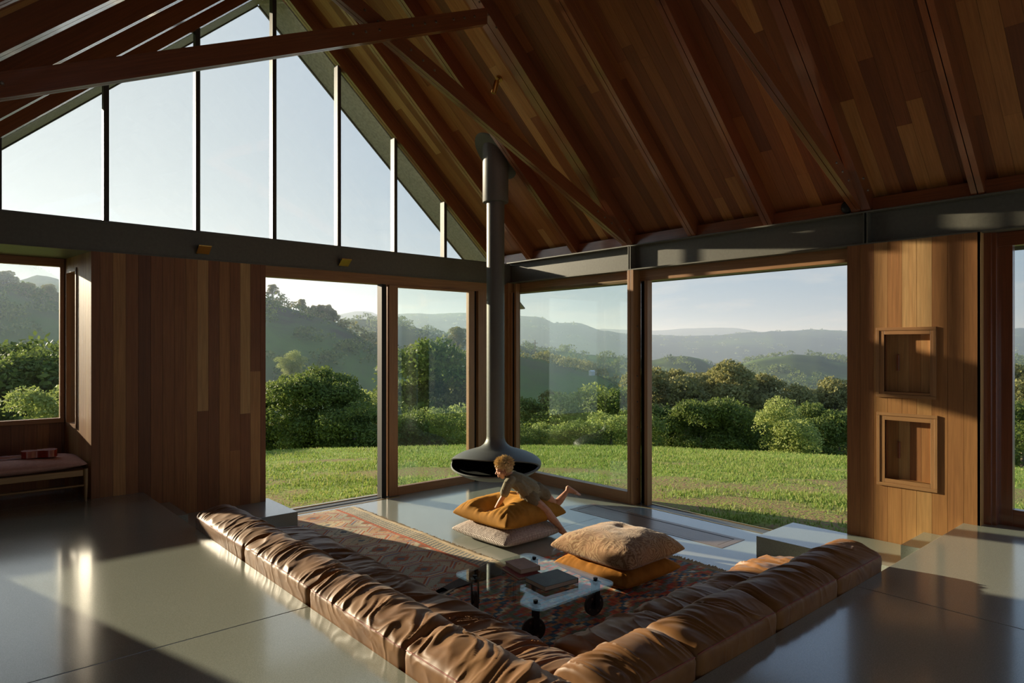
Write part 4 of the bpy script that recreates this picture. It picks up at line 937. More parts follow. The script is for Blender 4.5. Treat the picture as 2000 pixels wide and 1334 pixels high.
# ------------------------------------------------------------------ the land outside
def bearing(px): return math.atan2(px - 1000.0, 1290.0)          # degrees right of the room's diagonal
def place(b, depth):
    """point at bearing b and distance 'depth' measured along the room's diagonal"""
    a = R_(48.74) - b; r = depth / math.cos(b); return r * math.cos(a), r * math.sin(a)
def lawn_z(d):
    d = np.asarray(d, float)
    near = -0.05 - 0.058 * np.clip(d - 8.5, 0, 10.5) - 0.002 * np.clip(d - 12, 0, 7) ** 2
    return near - 0.27 * np.clip(d - 19, 0, 30) - 0.10 * np.clip(d - 49, 0, 60)
def lawn_mat():
    m, n, l, b = new_mat('lawn_grass'); tc = n.new('ShaderNodeTexCoord')
    a = noise(n, l, 0.9, 6, 0.65, vec=tc.outputs['Object']); c = noise(n, l, 22, 4, 0.6, vec=tc.outputs['Object'])
    p = n.new('ShaderNodeAttribute'); p.attribute_name = 'dirt'
    r = ramp(n, [(0.3, (0.075, 0.135, 0.018)), (0.5, (0.145, 0.235, 0.030)), (0.7, (0.235, 0.315, 0.055))])
    mx = n.new('ShaderNodeMath'); mx.operation = 'MULTIPLY_ADD'; mx.inputs[1].default_value = 0.45; l.new(c.outputs['Fac'], mx.inputs[0])
    m2 = n.new('ShaderNodeMath'); m2.operation = 'MULTIPLY_ADD'; m2.inputs[1].default_value = 0.55; l.new(a.outputs['Fac'], m2.inputs[0]); l.new(mx.outputs[0], m2.inputs[2]); l.new(m2.outputs[0], r.inputs['Fac'])
    s = n.new('ShaderNodeMapRange'); s.inputs['From Min'].default_value = 0.50; s.inputs['From Max'].default_value = 0.62; l.new(p.outputs['Fac'], s.inputs['Value'])
    mm = n.new('ShaderNodeMath'); mm.operation = 'MULTIPLY'; cr_ = n.new('ShaderNodeMapRange'); cr_.inputs['From Min'].default_value = 0.40; cr_.inputs['From Max'].default_value = 0.55; l.new(c.outputs['Fac'], cr_.inputs['Value']); l.new(s.outputs['Result'], mm.inputs[0]); l.new(cr_.outputs['Result'], mm.inputs[1])
    mi = n.new('ShaderNodeMix'); mi.data_type = 'RGBA'; mi.inputs['B'].default_value = (0.25, 0.15, 0.085, 1); l.new(mm.outputs[0], mi.inputs['Factor']); l.new(r.outputs['Color'], mi.inputs['A']); l.new(mi.outputs['Result'], b.inputs['Base Color'])
    b.inputs['Roughness'].default_value = 0.95; b.inputs['Specular IOR Level'].default_value = 0.1; bump(n, l, c.outputs['Fac'], 0.6, 0.05, b); return m
MAT['lawn'] = lawn_mat()
B0, B1 = R_(-72), R_(62)
nb, nd = 260, 110
bb = np.linspace(B0, B1, nb); dd = np.concatenate([np.linspace(3.0, 22, 130), np.linspace(22.6, 60, 30)])
P = np.zeros((nb, len(dd), 3))
for i, b in enumerate(bb):
    a = R_(48.74) - b; r = dd
    P[i, :, 0] = r * math.cos(a); P[i, :, 1] = r * math.sin(a)
    e = r * (0.86 + 0.14 * math.cos(b))
    P[i, :, 2] = lawn_z(e) + 0.05 * (fbm(P[i, :, 0] * 0.5, P[i, :, 1] * 0.5, 0, 31, 3) - 0.5) * np.clip((r - 9) / 6, 0, 1)
inside = (P[:, :, 0] < XB + 0.35) & (P[:, :, 1] < YA + 0.45); P[:, :, 2] = np.where(inside, -0.34, P[:, :, 2])
def dirt(x, y):
    """bare patches, drawn out along the contour, mostly near the house"""
    r = np.hypot(x, y); b = R_(48.74) - np.arctan2(y, x); v = 0.6 * fbm(r * 0.85, b * 4.2, 0, 91, 3) + 0.4 * fbm(np.asarray(x) * 1.6, np.asarray(y) * 1.6, 0, 92, 3)
    return v + 0.075 * np.exp(-((r * np.cos(b) - 10.6) / 1.6) ** 2) - 0.10 * np.clip((r * np.cos(b) - 12.5) / 5, 0, 1)
m = M(); m.grid(P, flip=True); lw = struct(m.build('lawn', MAT['lawn'], smooth=80)); da = lw.data.attributes.new('dirt', 'FLOAT', 'POINT'); da.data.foreach_set('value', dirt(P[:, :, 0], P[:, :, 1]).reshape(-1).astype(np.float32)); lw['label'] = 'green lawn sloping away from the doorways to its edge'
def lawn_at(x, y):
    r = math.hypot(x, y); b = R_(48.74) - math.atan2(y, x); return float(lawn_z(r * (0.86 + 0.14 * math.cos(b)))) + 0.05 * (float(fbm(x * 0.5, y * 0.5, 0, 31, 3)) - 0.5) * min(1, max(0, (r - 9) / 6))

# grass blades and weeds on the lawn
def blade_mat(name, cols):
    m, n, l, b = new_mat(name); g = n.new('ShaderNodeNewGeometry'); r = ramp(n, [(i / (len(cols) - 1), c) for i, c in enumerate(cols)])
    l.new(g.outputs['Random Per Island'], r.inputs['Fac']); l.new(r.outputs['Color'], b.inputs['Base Color']); b.inputs['Roughness'].default_value = 0.6; b.inputs['Specular IOR Level'].default_value = 0.25
    t = n.new('ShaderNodeBsdfTranslucent'); l.new(r.outputs['Color'], t.inputs['Color']); mx = n.new('ShaderNodeMixShader'); mx.inputs['Fac'].default_value = 0.38
    l.new(b.outputs[0], mx.inputs[1]); l.new(t.outputs[0], mx.inputs[2]); l.new(mx.outputs[0], n['Material Output'].inputs['Surface']); return m
MAT['blade'] = blade_mat('grass_blades', [(0.11, 0.18, 0.025), (0.20, 0.31, 0.05), (0.31, 0.39, 0.085), (0.38, 0.36, 0.13), (0.18, 0.29, 0.045)])
vs, fs = [], []; cnt = 0
while cnt < 66000:
    px = rng.uniform(505, 1700) if rng.random() < 0.86 else rng.choice((rng.uniform(250, 505), rng.uniform(1700, 2060))); b = bearing(px); d = 6.9 + 13.0 * rng.random() ** 1.25; x, y = place(b, d)
    if x < XB + 0.42 and y < YA + 0.42: continue
    dens = float(vnoise(x * 0.9, y * 0.9, 0, 77)) * 0.6 + float(vnoise(x * 3, y * 3, 0, 78)) * 0.4
    if rng.random() > 0.25 + 1.1 * dens: continue
    if float(dirt(x, y)) > 0.53 + 0.12 * rng.random() ** 2: continue
    cnt += 1; h = rng.uniform(0.025, 0.07) * (0.6 + 0.9 * dens); w = rng.uniform(0.006, 0.012) * (0.8 + d * 0.03); a = rng.uniform(0, 6.28); lean = rng.uniform(0.1, 0.7) * h; z = lawn_at(x, y) - 0.005
    la = rng.uniform(0, 6.28); k = len(vs)
    vs += [(x - w * math.cos(a), y - w * math.sin(a), z), (x + w * math.cos(a), y + w * math.sin(a), z), (x + lean * math.cos(la), y + lean * math.sin(la), z + h)]; fs.append((k, k + 1, k + 2))
m = M(); m.v = vs; m.f = fs; m.uv = [None] * len(fs); m.tone = [None] * len(fs); m.mi = [0] * len(fs)
g = m.build('grass', MAT['blade']); g['kind'] = 'stuff'; tag(g, 'short rough grass blades over the lawn outside the doorways', 'grass')

# leafy plants: cloud of small leaf cards on clump surfaces
def leaf_mat(name, cols, tr=0.42):
    m = blade_mat(name, cols)
    for nd_ in m.node_tree.nodes:
        if nd_.type == 'MIX_SHADER': nd_.inputs['Fac'].default_value = tr
    return m
MAT['leaf_dark'] = leaf_mat('dark_green_leaves', [(0.083, 0.120, 0.027), (0.146, 0.198, 0.044), (0.218, 0.270, 0.062), (0.104, 0.156, 0.035)])
MAT['leaf_olive'] = leaf_mat('olive_leaves', [(0.169, 0.176, 0.058), (0.273, 0.267, 0.091), (0.377, 0.351, 0.130), (0.208, 0.221, 0.072)])
MAT['leaf_light'] = leaf_mat('light_green_leaves', [(0.208, 0.260, 0.058), (0.325, 0.377, 0.098), (0.429, 0.468, 0.143), (0.247, 0.312, 0.065)])
MAT['bark'] = simple('grey_bark', (0.20, 0.165, 0.13), 0.9, 0, 0.1, 0.3, 14, 0.3)
def leaves(clumps, n, size, seed):
    rs = np.random.RandomState(seed); C = np.array([c[:3] for c in clumps]); Rr = np.array([c[3] for c in clumps]); wt = Rr ** 2; idx = rs.choice(len(C), n, p=wt / wt.sum())
    d = rs.normal(size=(n, 3)); d /= np.linalg.norm(d, axis=1, keepdims=True); d[:, 2] = np.where(d[:, 2] < -0.35, -d[:, 2], d[:, 2])
    rad = Rr[idx][:, None] * (0.55 + 0.5 * rs.rand(n, 1) ** 0.6); rad = rad * (0.82 + 0.36 * vnoise(d[:, 0] * 3 + idx, d[:, 1] * 3, d[:, 2] * 3, seed)[:, None])
    p = C[idx] + d * rad * np.array([1, 1, 0.8])
    t1 = rs.normal(size=(n, 3)) + 0.3 * d; t1 /= np.linalg.norm(t1, axis=1, keepdims=True); t2 = np.cross(t1, d + 0.6 * rs.normal(size=(n, 3))); t2 /= np.linalg.norm(t2, axis=1, keepdims=True) + 1e-9
    s = size * (0.6 + 0.8 * rs.rand(n, 1)); a = t1 * s * 0.5; b = t2 * s * 0.28
    V = np.stack([p - a, p + b * 1.0, p + a, p - b], 1).reshape(-1, 3); return V
def tree_mesh(name, h, w, seed, mat, kind, nleaf=9000, size=0.16):
    """returns (foliage mesh, trunk mesh); base at the origin"""
    r = random.Random(seed); clumps = []; m = M()
    if kind == 'dense':
        for k in range(26):
            a = r.uniform(0, 6.28); t = r.random(); zz = h * (0.16 + 0.74 * t); prof = math.sin(math.pi * min(1, 0.18 + 0.80 * (1 - t) ** 0.8)) ** 0.7
            rad = w / 2 * prof * r.uniform(0.35, 0.8); clumps.append((rad * math.cos(a), rad * math.sin(a), zz, w * r.uniform(0.15, 0.25)))
        m.tube([(0, 0, -0.5), (0.05, 0, h * 0.3), (0, 0.05, h * 0.6)], [w * 0.04, w * 0.03, w * 0.015], 8)
    else:
        m.tube([(0, 0, -0.5), (r.uniform(-.1, .1) * w, 0, h * 0.35), (0, r.uniform(-.1, .1) * w, h * 0.6)], [w * 0.035, w * 0.026, w * 0.016], 8)
        for k in range(15):
            a = k * 2.4 + r.uniform(-.4, .4); t = (k + 0.5) / 15; zz = h * (0.46 + 0.46 * t); rad = w / 2 * (0.85 - 0.55 * t) * r.uniform(0.55, 1.05); c = (rad * math.cos(a), rad * math.sin(a), zz)
            clumps.append((*c, w * r.uniform(0.12, 0.2))); clumps.append((c[0] * 0.8, c[1] * 0.8, zz - 0.05 * h, w * r.uniform(0.08, 0.13)))
            m.tube([(0, 0, h * (0.25 + 0.3 * t)), (c[0] * 0.5, c[1] * 0.5, h * (0.35 + 0.36 * t)), c], [w * 0.014, w * 0.010, w * 0.004], 6)
    V = leaves(clumps, nleaf, size, seed); n = len(V) // 4
    me = bpy.data.meshes.new(name + '_foliage'); me.from_pydata(V.tolist(), [], [(4 * i, 4 * i + 1, 4 * i + 2, 4 * i + 3) for i in range(n)]); me.materials.append(MAT[mat])
    tm = bpy.data.meshes.new(name + '_trunk'); tm.from_pydata(m.v, [], m.f); tm.materials.append(MAT['bark']); tm.polygons.foreach_set('use_smooth', [True] * len(tm.polygons))
    return me, tm
TV = {}
for nm, args in {'dense': (7.0, 5.4, 3, 'leaf_dark', 'dense', 13000, 0.20), 'dense2': (6.0, 5.4, 8, 'leaf_light', 'dense', 12000, 0.18), 'gum': (8.0, 5.2, 5, 'leaf_olive', 'open', 12000, 0.19), 'gum2': (7.6, 5.6, 12, 'leaf_olive', 'open', 12000, 0.19), 'bush': (3.6, 3.8, 21, 'leaf_dark', 'dense', 9000, 0.14), 'bushl': (3.2, 3.4, 27, 'leaf_light', 'dense', 8000, 0.14)}.items():
    TV[nm] = (args, tree_mesh(nm, *args))
def tree(px, py, depth, var, wscale=1.0, label='', group=None, name='tree', basez=None, cat='tree', rot=None):
    b = bearing(px); x, y = place(b, depth); ztop = 2.1 - (py - 676.0) / 1290.0 * depth
    zb = lawn_at(x, y) if basez is None else basez
    (h, w, *_), (fm, tm) = TV[var]; s = max(0.2, (ztop - zb) / (h * 0.97))
    t = bpy.data.objects.new(name, None); COL.objects.link(t); t.location = (x, y, zb); t.rotation_euler = (0, 0, rng.uniform(0, 6.28) if rot is None else rot); t.scale = (s * wscale, s * wscale, s)
    for pn, me in (('foliage', fm), ('trunk', tm)):
        o = bpy.data.objects.new(pn, me); COL.objects.link(o); o.parent = t
    return tag(t, label, cat, group)
K = {'dense': 'dark green rounded', 'dense2': 'light green rounded', 'gum': 'tall olive', 'gum2': 'broad olive', 'bush': 'low dark green', 'bushl': 'low light green'}
G1 = 'trees beyond the lawn, right doorway'
row = [(1262, 726, 47, 'gum', 1.0), (1300, 722, 50, 'gum2', .9), (1342, 738, 46, 'gum', 1.0), (1390, 724, 50, 'gum2', .9), (1428, 712, 47, 'gum', 1.0), (1478, 730, 50, 'gum2', 1.0), (1522, 772, 50, 'gum', 1.0), (1562, 757, 46, 'gum', .95), (1602, 762, 49, 'gum2', .9), (1642, 745, 47, 'gum', 1.0), (1700, 750, 50, 'gum2', 1.0)]
for k, (px, py, d, v, ws) in enumerate(row): tree(px, py, d, v, ws, '%s tree, back row beyond the right doorway, %s from left' % (K[v], ordw[k] if k < 10 else 'last'), G1)
row = [(1285, 800, 33, 'dense', 1.0), (1330, 806, 34, 'bush', 1.1), (1368, 790, 32, 'dense', 1.0), (1418, 786, 32, 'dense', 1.05), (1462, 802, 33, 'bush', 1.1), (1500, 812, 35, 'dense', 1.0), (1548, 787, 29, 'dense2', 1.0), (1592, 800, 33, 'dense', 1.0), (1640, 806, 34, 'dense', 1.0)]
for k, (px, py, d, v, ws) in enumerate(row): tree(px, py, d, v, ws, '%s tree, front row beyond the right doorway, %s from left' % (K[v], ordw[k]), G1)
row = [(1000, 772, 41, 'dense', 1.0), (1042, 790, 38, 'dense', 1.0), (1082, 768, 42, 'gum', 1.0), (1120, 778, 38, 'dense2', 1.0), (1160, 764, 40, 'dense2', 1.0), (1205, 768, 36, 'dense', 1.0), (1030, 836, 26, 'bush', 1.1), (1085, 830, 27, 'bushl', 1.1), (1140, 826, 26, 'bush', 1.1), (1192, 812, 26, 'bushl', 1.1), (1232, 806, 30, 'bush', 1.0)]
for k, (px, py, d, v, ws) in enumerate(row): tree(px, py, d, v, ws, '%s tree behind the pane right of the flue, %s from left, %s row' % (K[v], ordw[k] if k < 6 else ordw[k - 6], 'back' if k < 6 else 'front'), 'trees behind the right tinted pane')
row = [(852, 680, 46, 'dense', 1.0), (800, 742, 48, 'dense', 1.0), (905, 735, 46, 'gum', 1.0), (785, 815, 29, 'bush', 1.1), (838, 806, 28, 'bush', 1.1), (880, 800, 30, 'bushl', 1.1), (922, 818, 27, 'bush', 1.1), (760, 800, 31, 'bush', 1.0)]
for k, (px, py, d, v, ws) in enumerate(row): tree(px, py, d, v, ws, '%s %s behind pane left of the flue, %s' % (K[v], 'tree' if k < 3 else 'bush', ['tallest of all', 'left behind it', 'right behind it', 'second from the left in front', 'middle one in front', 'pale one in front', 'rightmost in front', 'leftmost in front'][k]), 'trees behind the left tinted pane')
row = [(520, 757, 29, 'dense', 1.0), (556, 745, 30, 'dense', 0.9), (590, 741, 27, 'dense', .95), (624, 729, 27.5, 'dense', .95), (660, 756, 27, 'dense', 1.0), (695, 792, 26, 'bush', 1.1), (726, 772, 33, 'dense2', .9), (480, 760, 29, 'dense', 1.0), (745, 806, 27, 'bush', 1.0)]
for k, (px, py, d, v, ws) in enumerate(row): tree(px, py, d, v, ws, '%s tree beyond the left doorway, %s' % (K[v], ['cut by the boarded pier', 'second from the pier', 'third from the pier', 'tallest of the clump', 'on the right shoulder of the clump', 'low one right of the clump', 'paler one by the door frame', 'mostly hidden by the pier', 'lowest by the door frame'][k]), 'trees beyond the left doorway')
row = [(-20, 690, 24, 'bush', 1.2), (22, 702, 22, 'dense', 1.1), (58, 690, 25, 'dense', 1.1), (98, 700, 23, 'bush', 1.2), (130, 712, 24, 'bush', 1.1), (112, 760, 17, 'bushl', 1.0)]
for k, (px, py, d, v, ws) in enumerate(row): tree(px, py, d, v, ws, '%s shrub outside the window nook, %s' % (K[v], ['leftmost', 'second from the left', 'middle', 'fourth from the left', 'rightmost behind the window frame', 'nearest, in the pane corner'][k]), 'shrubs outside the nook', 'shrub', None, 'shrub')
for k, (px, py, d, v) in enumerate([(1985, 716, 46, 'gum'), (2030, 730, 44, 'gum2'), (1998, 800, 31, 'dense')]): tree(px, py, d, v, 1.0, '%s tree seen through the glazed door at the far right, %s' % (K[v], ['at its frame', 'further right', 'in front'][k]), 'trees beyond the far right door')

# ---- hills: ridge lines (bearing of the photograph's column, elevation row) at their own distances
HILL = blade_mat
def hill_mat(name, c0, c1, c2, sc_):
    m, n, l, b = new_mat(name); a = noise(n, l, sc_, 7, 0.62); r = ramp(n, [(0.38, c0), (0.52, c1), (0.66, c2)]); l.new(a.outputs['Fac'], r.inputs['Fac']); l.new(r.outputs['Color'], b.inputs['Base Color']); b.inputs['Roughness'].default_value = 1.0; b.inputs['Specular IOR Level'].default_value = 0.0; return m
MAT['hill_near'] = hill_mat('pasture_hillside', (0.125, 0.125, 0.065), (0.12, 0.175, 0.05), (0.085, 0.085, 0.05), 0.02)
MAT['hill_wood'] = hill_mat('wooded_ridge', (0.035, 0.055, 0.018), (0.06, 0.085, 0.025), (0.12, 0.19, 0.04), 0.012)
MAT['hill_far'] = hill_mat('distant_range', (0.03, 0.05, 0.02), (0.045, 0.07, 0.03), (0.09, 0.14, 0.04), 0.004)
def hill(name, label, depth, prof, mat, rise, base, rough, nb=220, nr=40, seed=1, back=1.5):
    xs = [p[0] for p in prof]; ys = [p[1] for p in prof]; px = np.linspace(xs[0], xs[-1], nb); top = 2.1 - (np.interp(px, xs, ys) - 676.0) / 1290.0 * depth
    top = top + rough * (fbm(px * 0.02, 0 * px, 0, seed, 4) - 0.5); P = np.zeros((nb, nr, 3)); t = np.linspace(0, 1, nr)
    dpt = depth * (rise + (back - rise) * t); kr = (1 - rise) / (back - rise)
    up = np.clip(t / kr, 0, 1); up = up * up * (3 - 2 * up); dn = np.clip((t - kr) / (1 - kr), 0, 1); sh = up * (1 - dn * dn * (3 - 2 * dn))
    for i in range(nb):
        b = bearing(px[i]); a = R_(48.74) - b; r = dpt / math.cos(b)
        P[i, :, 0] = r * math.cos(a); P[i, :, 1] = r * math.sin(a); P[i, :, 2] = base + (top[i] - base) * sh
    P[:, :, 2] += rough * 0.9 * (fbm(P[:, :, 0] * 8 / depth, P[:, :, 1] * 8 / depth, 0, seed + 3, 4) - 0.5) * (sh > 0.05) * (1 - sh ** 6)
    m = M(); m.grid(P, flip=True); o = struct(m.build(name, MAT[mat], smooth=80)); o['label'] = label; return o, P
hA, PA = hill('hillside', 'shaded pasture hillside rising to the left', 190, [(-1400, 380), (-600, 470), (-200, 520), (0, 556), (60, 574), (120, 592), (300, 575), (440, 568), (520, 581), (560, 597), (600, 609), (650, 630), (700, 652), (745, 676), (790, 690), (860, 700), (917, 702), (960, 694), (1005, 690), (1050, 696), (1100, 709), (1140, 720), (1180, 737), (1240, 762), (1320, 790), (1500, 830)], 'hill_near', 0.36, -22, 2.2, 260, 48, 4)
hB, PB = hill('ridge', 'hazy wooded knolls in the middle distance', 430, [(-600, 500), (0, 560), (70, 536), (115, 548), (300, 600), (560, 640), (640, 640), (690, 626), (740, 628), (780, 630), (830, 644), (870, 656), (917, 664), (1005, 676), (1030, 679), (1060, 688), (1120, 688), (1160, 693), (1220, 698), (1270, 706), (1300, 698), (1335, 694), (1370, 700), (1400, 716), (1440, 712), (1490, 700), (1540, 695), (1600, 698), (1650, 706), (1720, 700), (2000, 705), (2400, 700)], 'hill_wood', 0.5, -26, 4, 300, 40, 9)
hC, PC = hill('ridge', 'long flat-topped mountain range on the horizon', 1500, [(-600, 480), (0, 505), (60, 512), (120, 545), (300, 590), (560, 612), (660, 614), (700, 610), (725, 611), (745, 618), (777, 613), (917, 613), (1005, 618), (1050, 617), (1066, 622), (1080, 630), (1130, 628), (1150, 635), (1165, 642), (1222, 653), (1270, 653), (1330, 656), (1400, 654), (1480, 650), (1540, 646), (1580, 644), (1650, 646), (1800, 645), (2000, 642), (2400, 640)], 'hill_far', 0.55, -60, 10, 340, 36, 14)
hD, PD = hill('ridge', 'faint furthest range behind the flat-topped mountains', 2700, [(1100, 648), (1180, 642), (1260, 646), (1330, 642), (1400, 640), (1440, 641), (1480, 647), (1600, 652), (2400, 655)], 'hill_far', 0.7, -90, 8, 200, 30, 19)
m = M(); q = 60; P = np.zeros((q, 24, 3)); rr_ = np.geomspace(52, 4200, 24)
for i, b in enumerate(np.linspace(B0, B1, q)): P[i, :, 0] = rr_ * math.cos(R_(48.74) - b); P[i, :, 1] = rr_ * math.sin(R_(48.74) - b); P[i, :, 2] = np.interp(rr_, [52, 110, 400, 1000, 4200], [-10.5, -17, -24, -50, -70])
m.grid(P, flip=True); o = struct(m.build('valley', MAT['hill_wood'], smooth=80)); o['label'] = 'green valley floor between the lawn and the hills'

# woodland clumps scattered over the slopes (uncountable)
def woodland(label, P, sel, n, size, leafs, card, seed, mat, sink=0.25):
    rs = random.Random(seed); nb_, nr_ = P.shape[:2]; cl = []
    tries = 0
    while len(cl) < n and tries < n * 60:
        tries += 1; i = rs.randrange(nb_ - 1); j = rs.randrange(nr_ - 1); p = P[i, j] * rs.random() + P[i + 1, j + 1] * 0; f = rs.random(); g_ = rs.random()
        p = P[i, j] * (1 - f) * (1 - g_) + P[i + 1, j] * f * (1 - g_) + P[i, j + 1] * (1 - f) * g_ + P[i + 1, j + 1] * f * g_
        if not sel(p, i / nb_, j / nr_): continue
        s = size * rs.uniform(0.5, 1.3); cl.append((p[0], p[1], p[2] + s * sink, s))
    V = leaves(cl, len(cl) * leafs, card, seed); k = len(V) // 4
    me = bpy.data.meshes.new('woodland'); me.from_pydata(V.tolist(), [], [(4 * i, 4 * i + 1, 4 * i + 2, 4 * i + 3) for i in range(k)]); me.materials.append(MAT[mat])
    o = bpy.data.objects.new('woodland', me); COL.objects.link(o); o['kind'] = 'stuff'; return tag(o, label, 'woodland')
def noise_sel(th, f, seed): return lambda p, u, v: float(fbm(p[0] * f, p[1] * f, 0, seed, 3)) > th and v > 0.08
woodland('scrub and trees scattered over the shaded pasture hillside', PA, lambda p, u, v: v > 0.1 and float(fbm(p[0] * .02, p[1] * .02, 0, 51, 3)) > 0.47, 750, 2.6, 90, 0.75, 5, 'leaf_dark')
woodland('trees along the top of the shaded hillside', PA, lambda p, u, v: 0.47 < v < 0.60 and float(fbm(p[0] * .03, p[1] * .03, 0, 57, 2)) > 0.40, 260, 2.2, 110, 0.6, 6, 'leaf_olive', 0.3)
woodland('forest covering the hazy knolls in the middle distance', PB, lambda p, u, v: v > 0.15 and float(fbm(p[0] * .008, p[1] * .008, 0, 61, 3)) > 0.44, 2200, 3.4, 50, 1.3, 7, 'leaf_dark')
woodland('forest on the slopes of the flat-topped mountains', PC, lambda p, u, v: 0.2 < v < 0.42 and float(fbm(p[0] * .003, p[1] * .003, 0, 71, 3)) > 0.45, 700, 7, 30, 3.5, 8, 'leaf_dark', -0.45)
G2 = 'lone trees on the shaded hillside'
for k, (px, py, d, v, bz, ws, lb) in enumerate([(532, 556, 186, 'gum', 581, 1.2, 'spreading gum tree on the skyline of the shaded hillside, beside the boarded pier'), (590, 584, 188, 'gum2', 609, 0.9, 'single gum tree on the skyline, between the spreading one and the row'), (614, 597, 188, 'gum', 622, 1.0, 'skyline gum tree of the row, first from the left'), (627, 595, 188, 'gum2', 626, 0.9, 'skyline gum tree of the row, second from the left'), (640, 596, 189, 'gum', 632, 0.9, 'skyline gum tree of the row, third from the left'), (651, 605, 188, 'gum2', 634, .9, 'smallest skyline gum tree at the right end of the row'), (567, 688, 105, 'dense2', 728, 1.1, 'pale yellow-green tree standing alone on the shaded hillside'), (893, 638, 168, 'gum2', 700, 1.0, 'broad tree on the ridge behind the left tinted pane'), (10, 530, 176, 'gum', 585, 1.4, 'tall gum on the hill outside the nook, at the left edge'), (52, 552, 176, 'gum2', 600, 1.3, 'gum on the hill outside the nook, middle'), (95, 556, 178, 'gum', 606, 1.2, 'gum on the hill outside the nook, near the window frame')]):
    t = tree(px, py, d, v, ws, lb, G2, 'tree', 2.1 - (bz - 676.0) / 1290.0 * d - 1.5)
# farmhouse and pole far away
def far_pt(px, py, d): x, y = place(bearing(px), d); return x, y, 2.1 - (py - 676.0) / 1290.0 * d
x, y, z = far_pt(1156, 729, 150); t = thing('farmhouse', 'tiny white farmhouse on the green slope behind the right tinted pane', 'house', (x, y, z))
m = M(); m.box(x - 0.6, y - 0.4, z - 0.5, x + 0.6, y + 0.4, z + 0.45); m.build('walls', simple('white_weatherboard', (0.5, 0.5, 0.5), 0.7), t)
m = M(); m.add([(x - 0.7, y - 0.5, z + 0.43), (x + 0.7, y - 0.5, z + 0.43), (x + 0.7, y + 0.5, z + 0.43), (x - 0.7, y + 0.5, z + 0.43), (x - 0.7, y, z + 0.7), (x + 0.7, y, z + 0.7)], [(0, 1, 5, 4), (3, 4, 5, 2), (0, 4, 3), (1, 2, 5), (0, 3, 2, 1)]); m.build('roof', simple('pale_roof', (0.55, 0.57, 0.6), 0.6), t)
x, y, z = far_pt(1045, 690, 200); t = thing('utility_pole', 'thin utility pole on the ridge behind the right tinted pane', 'pole', (x, y, z - 1))
m = M(); m.tube([(x, y, z - 1), (x, y, z + 4.0)], 0.10, 8); m.build('post', MAT['bark'], t)
m = M(); m.box(x - 0.8, y - 0.8, z + 3.0, x + 0.8, y + 0.8, z + 3.15); m.v = [(x + (p[0] - x) * 0.75, y - (p[0] - x) * 0.66 + (p[1] - y) * 0.08, p[2]) for p in m.v]; m.build('crossarm', MAT['bark'], t)

# ---- haze lying in the valley
hm = bpy.data.materials.new('valley_haze'); hm.use_nodes = True; n = hm.node_tree.nodes; l = hm.node_tree.links; n.clear()
o_ = n.new('ShaderNodeOutputMaterial'); v_ = n.new('ShaderNodeVolumeScatter'); v_.inputs['Color'].default_value = (0.33, 0.40, 0.50, 1); v_.inputs['Density'].default_value = 0.00115; v_.inputs['Anisotropy'].default_value = 0.42
l.new(v_.outputs[0], o_.inputs['Volume'])
m = M(); q = 40; ring = []
for rad in (36.0, 4500.0):
    for z in (-110.0, 105.0): ring.append([(rad * math.cos(R_(48.74) - b), rad * math.sin(R_(48.74) - b), z) for b in np.linspace(R_(-85), R_(70), q)])
vs = [p for g_ in ring for p in g_]; fs = []
for i in range(q - 1):
    a, b_, c, d_ = i, q + i, 2 * q + i, 3 * q + i
    fs += [(a, a + 1, b_ + 1, b_), (c, d_, d_ + 1, c + 1), (b_, b_ + 1, d_ + 1, d_), (a, c, c + 1, a + 1)]
for i in (0, q - 1): fs.append((i, q + i, 3 * q + i, 2 * q + i))
m.add(vs, fs); hz = m.build('haze', hm, recalc=True); hz['kind'] = 'stuff'; tag(hz, 'pale late afternoon haze lying in the valley', 'haze')
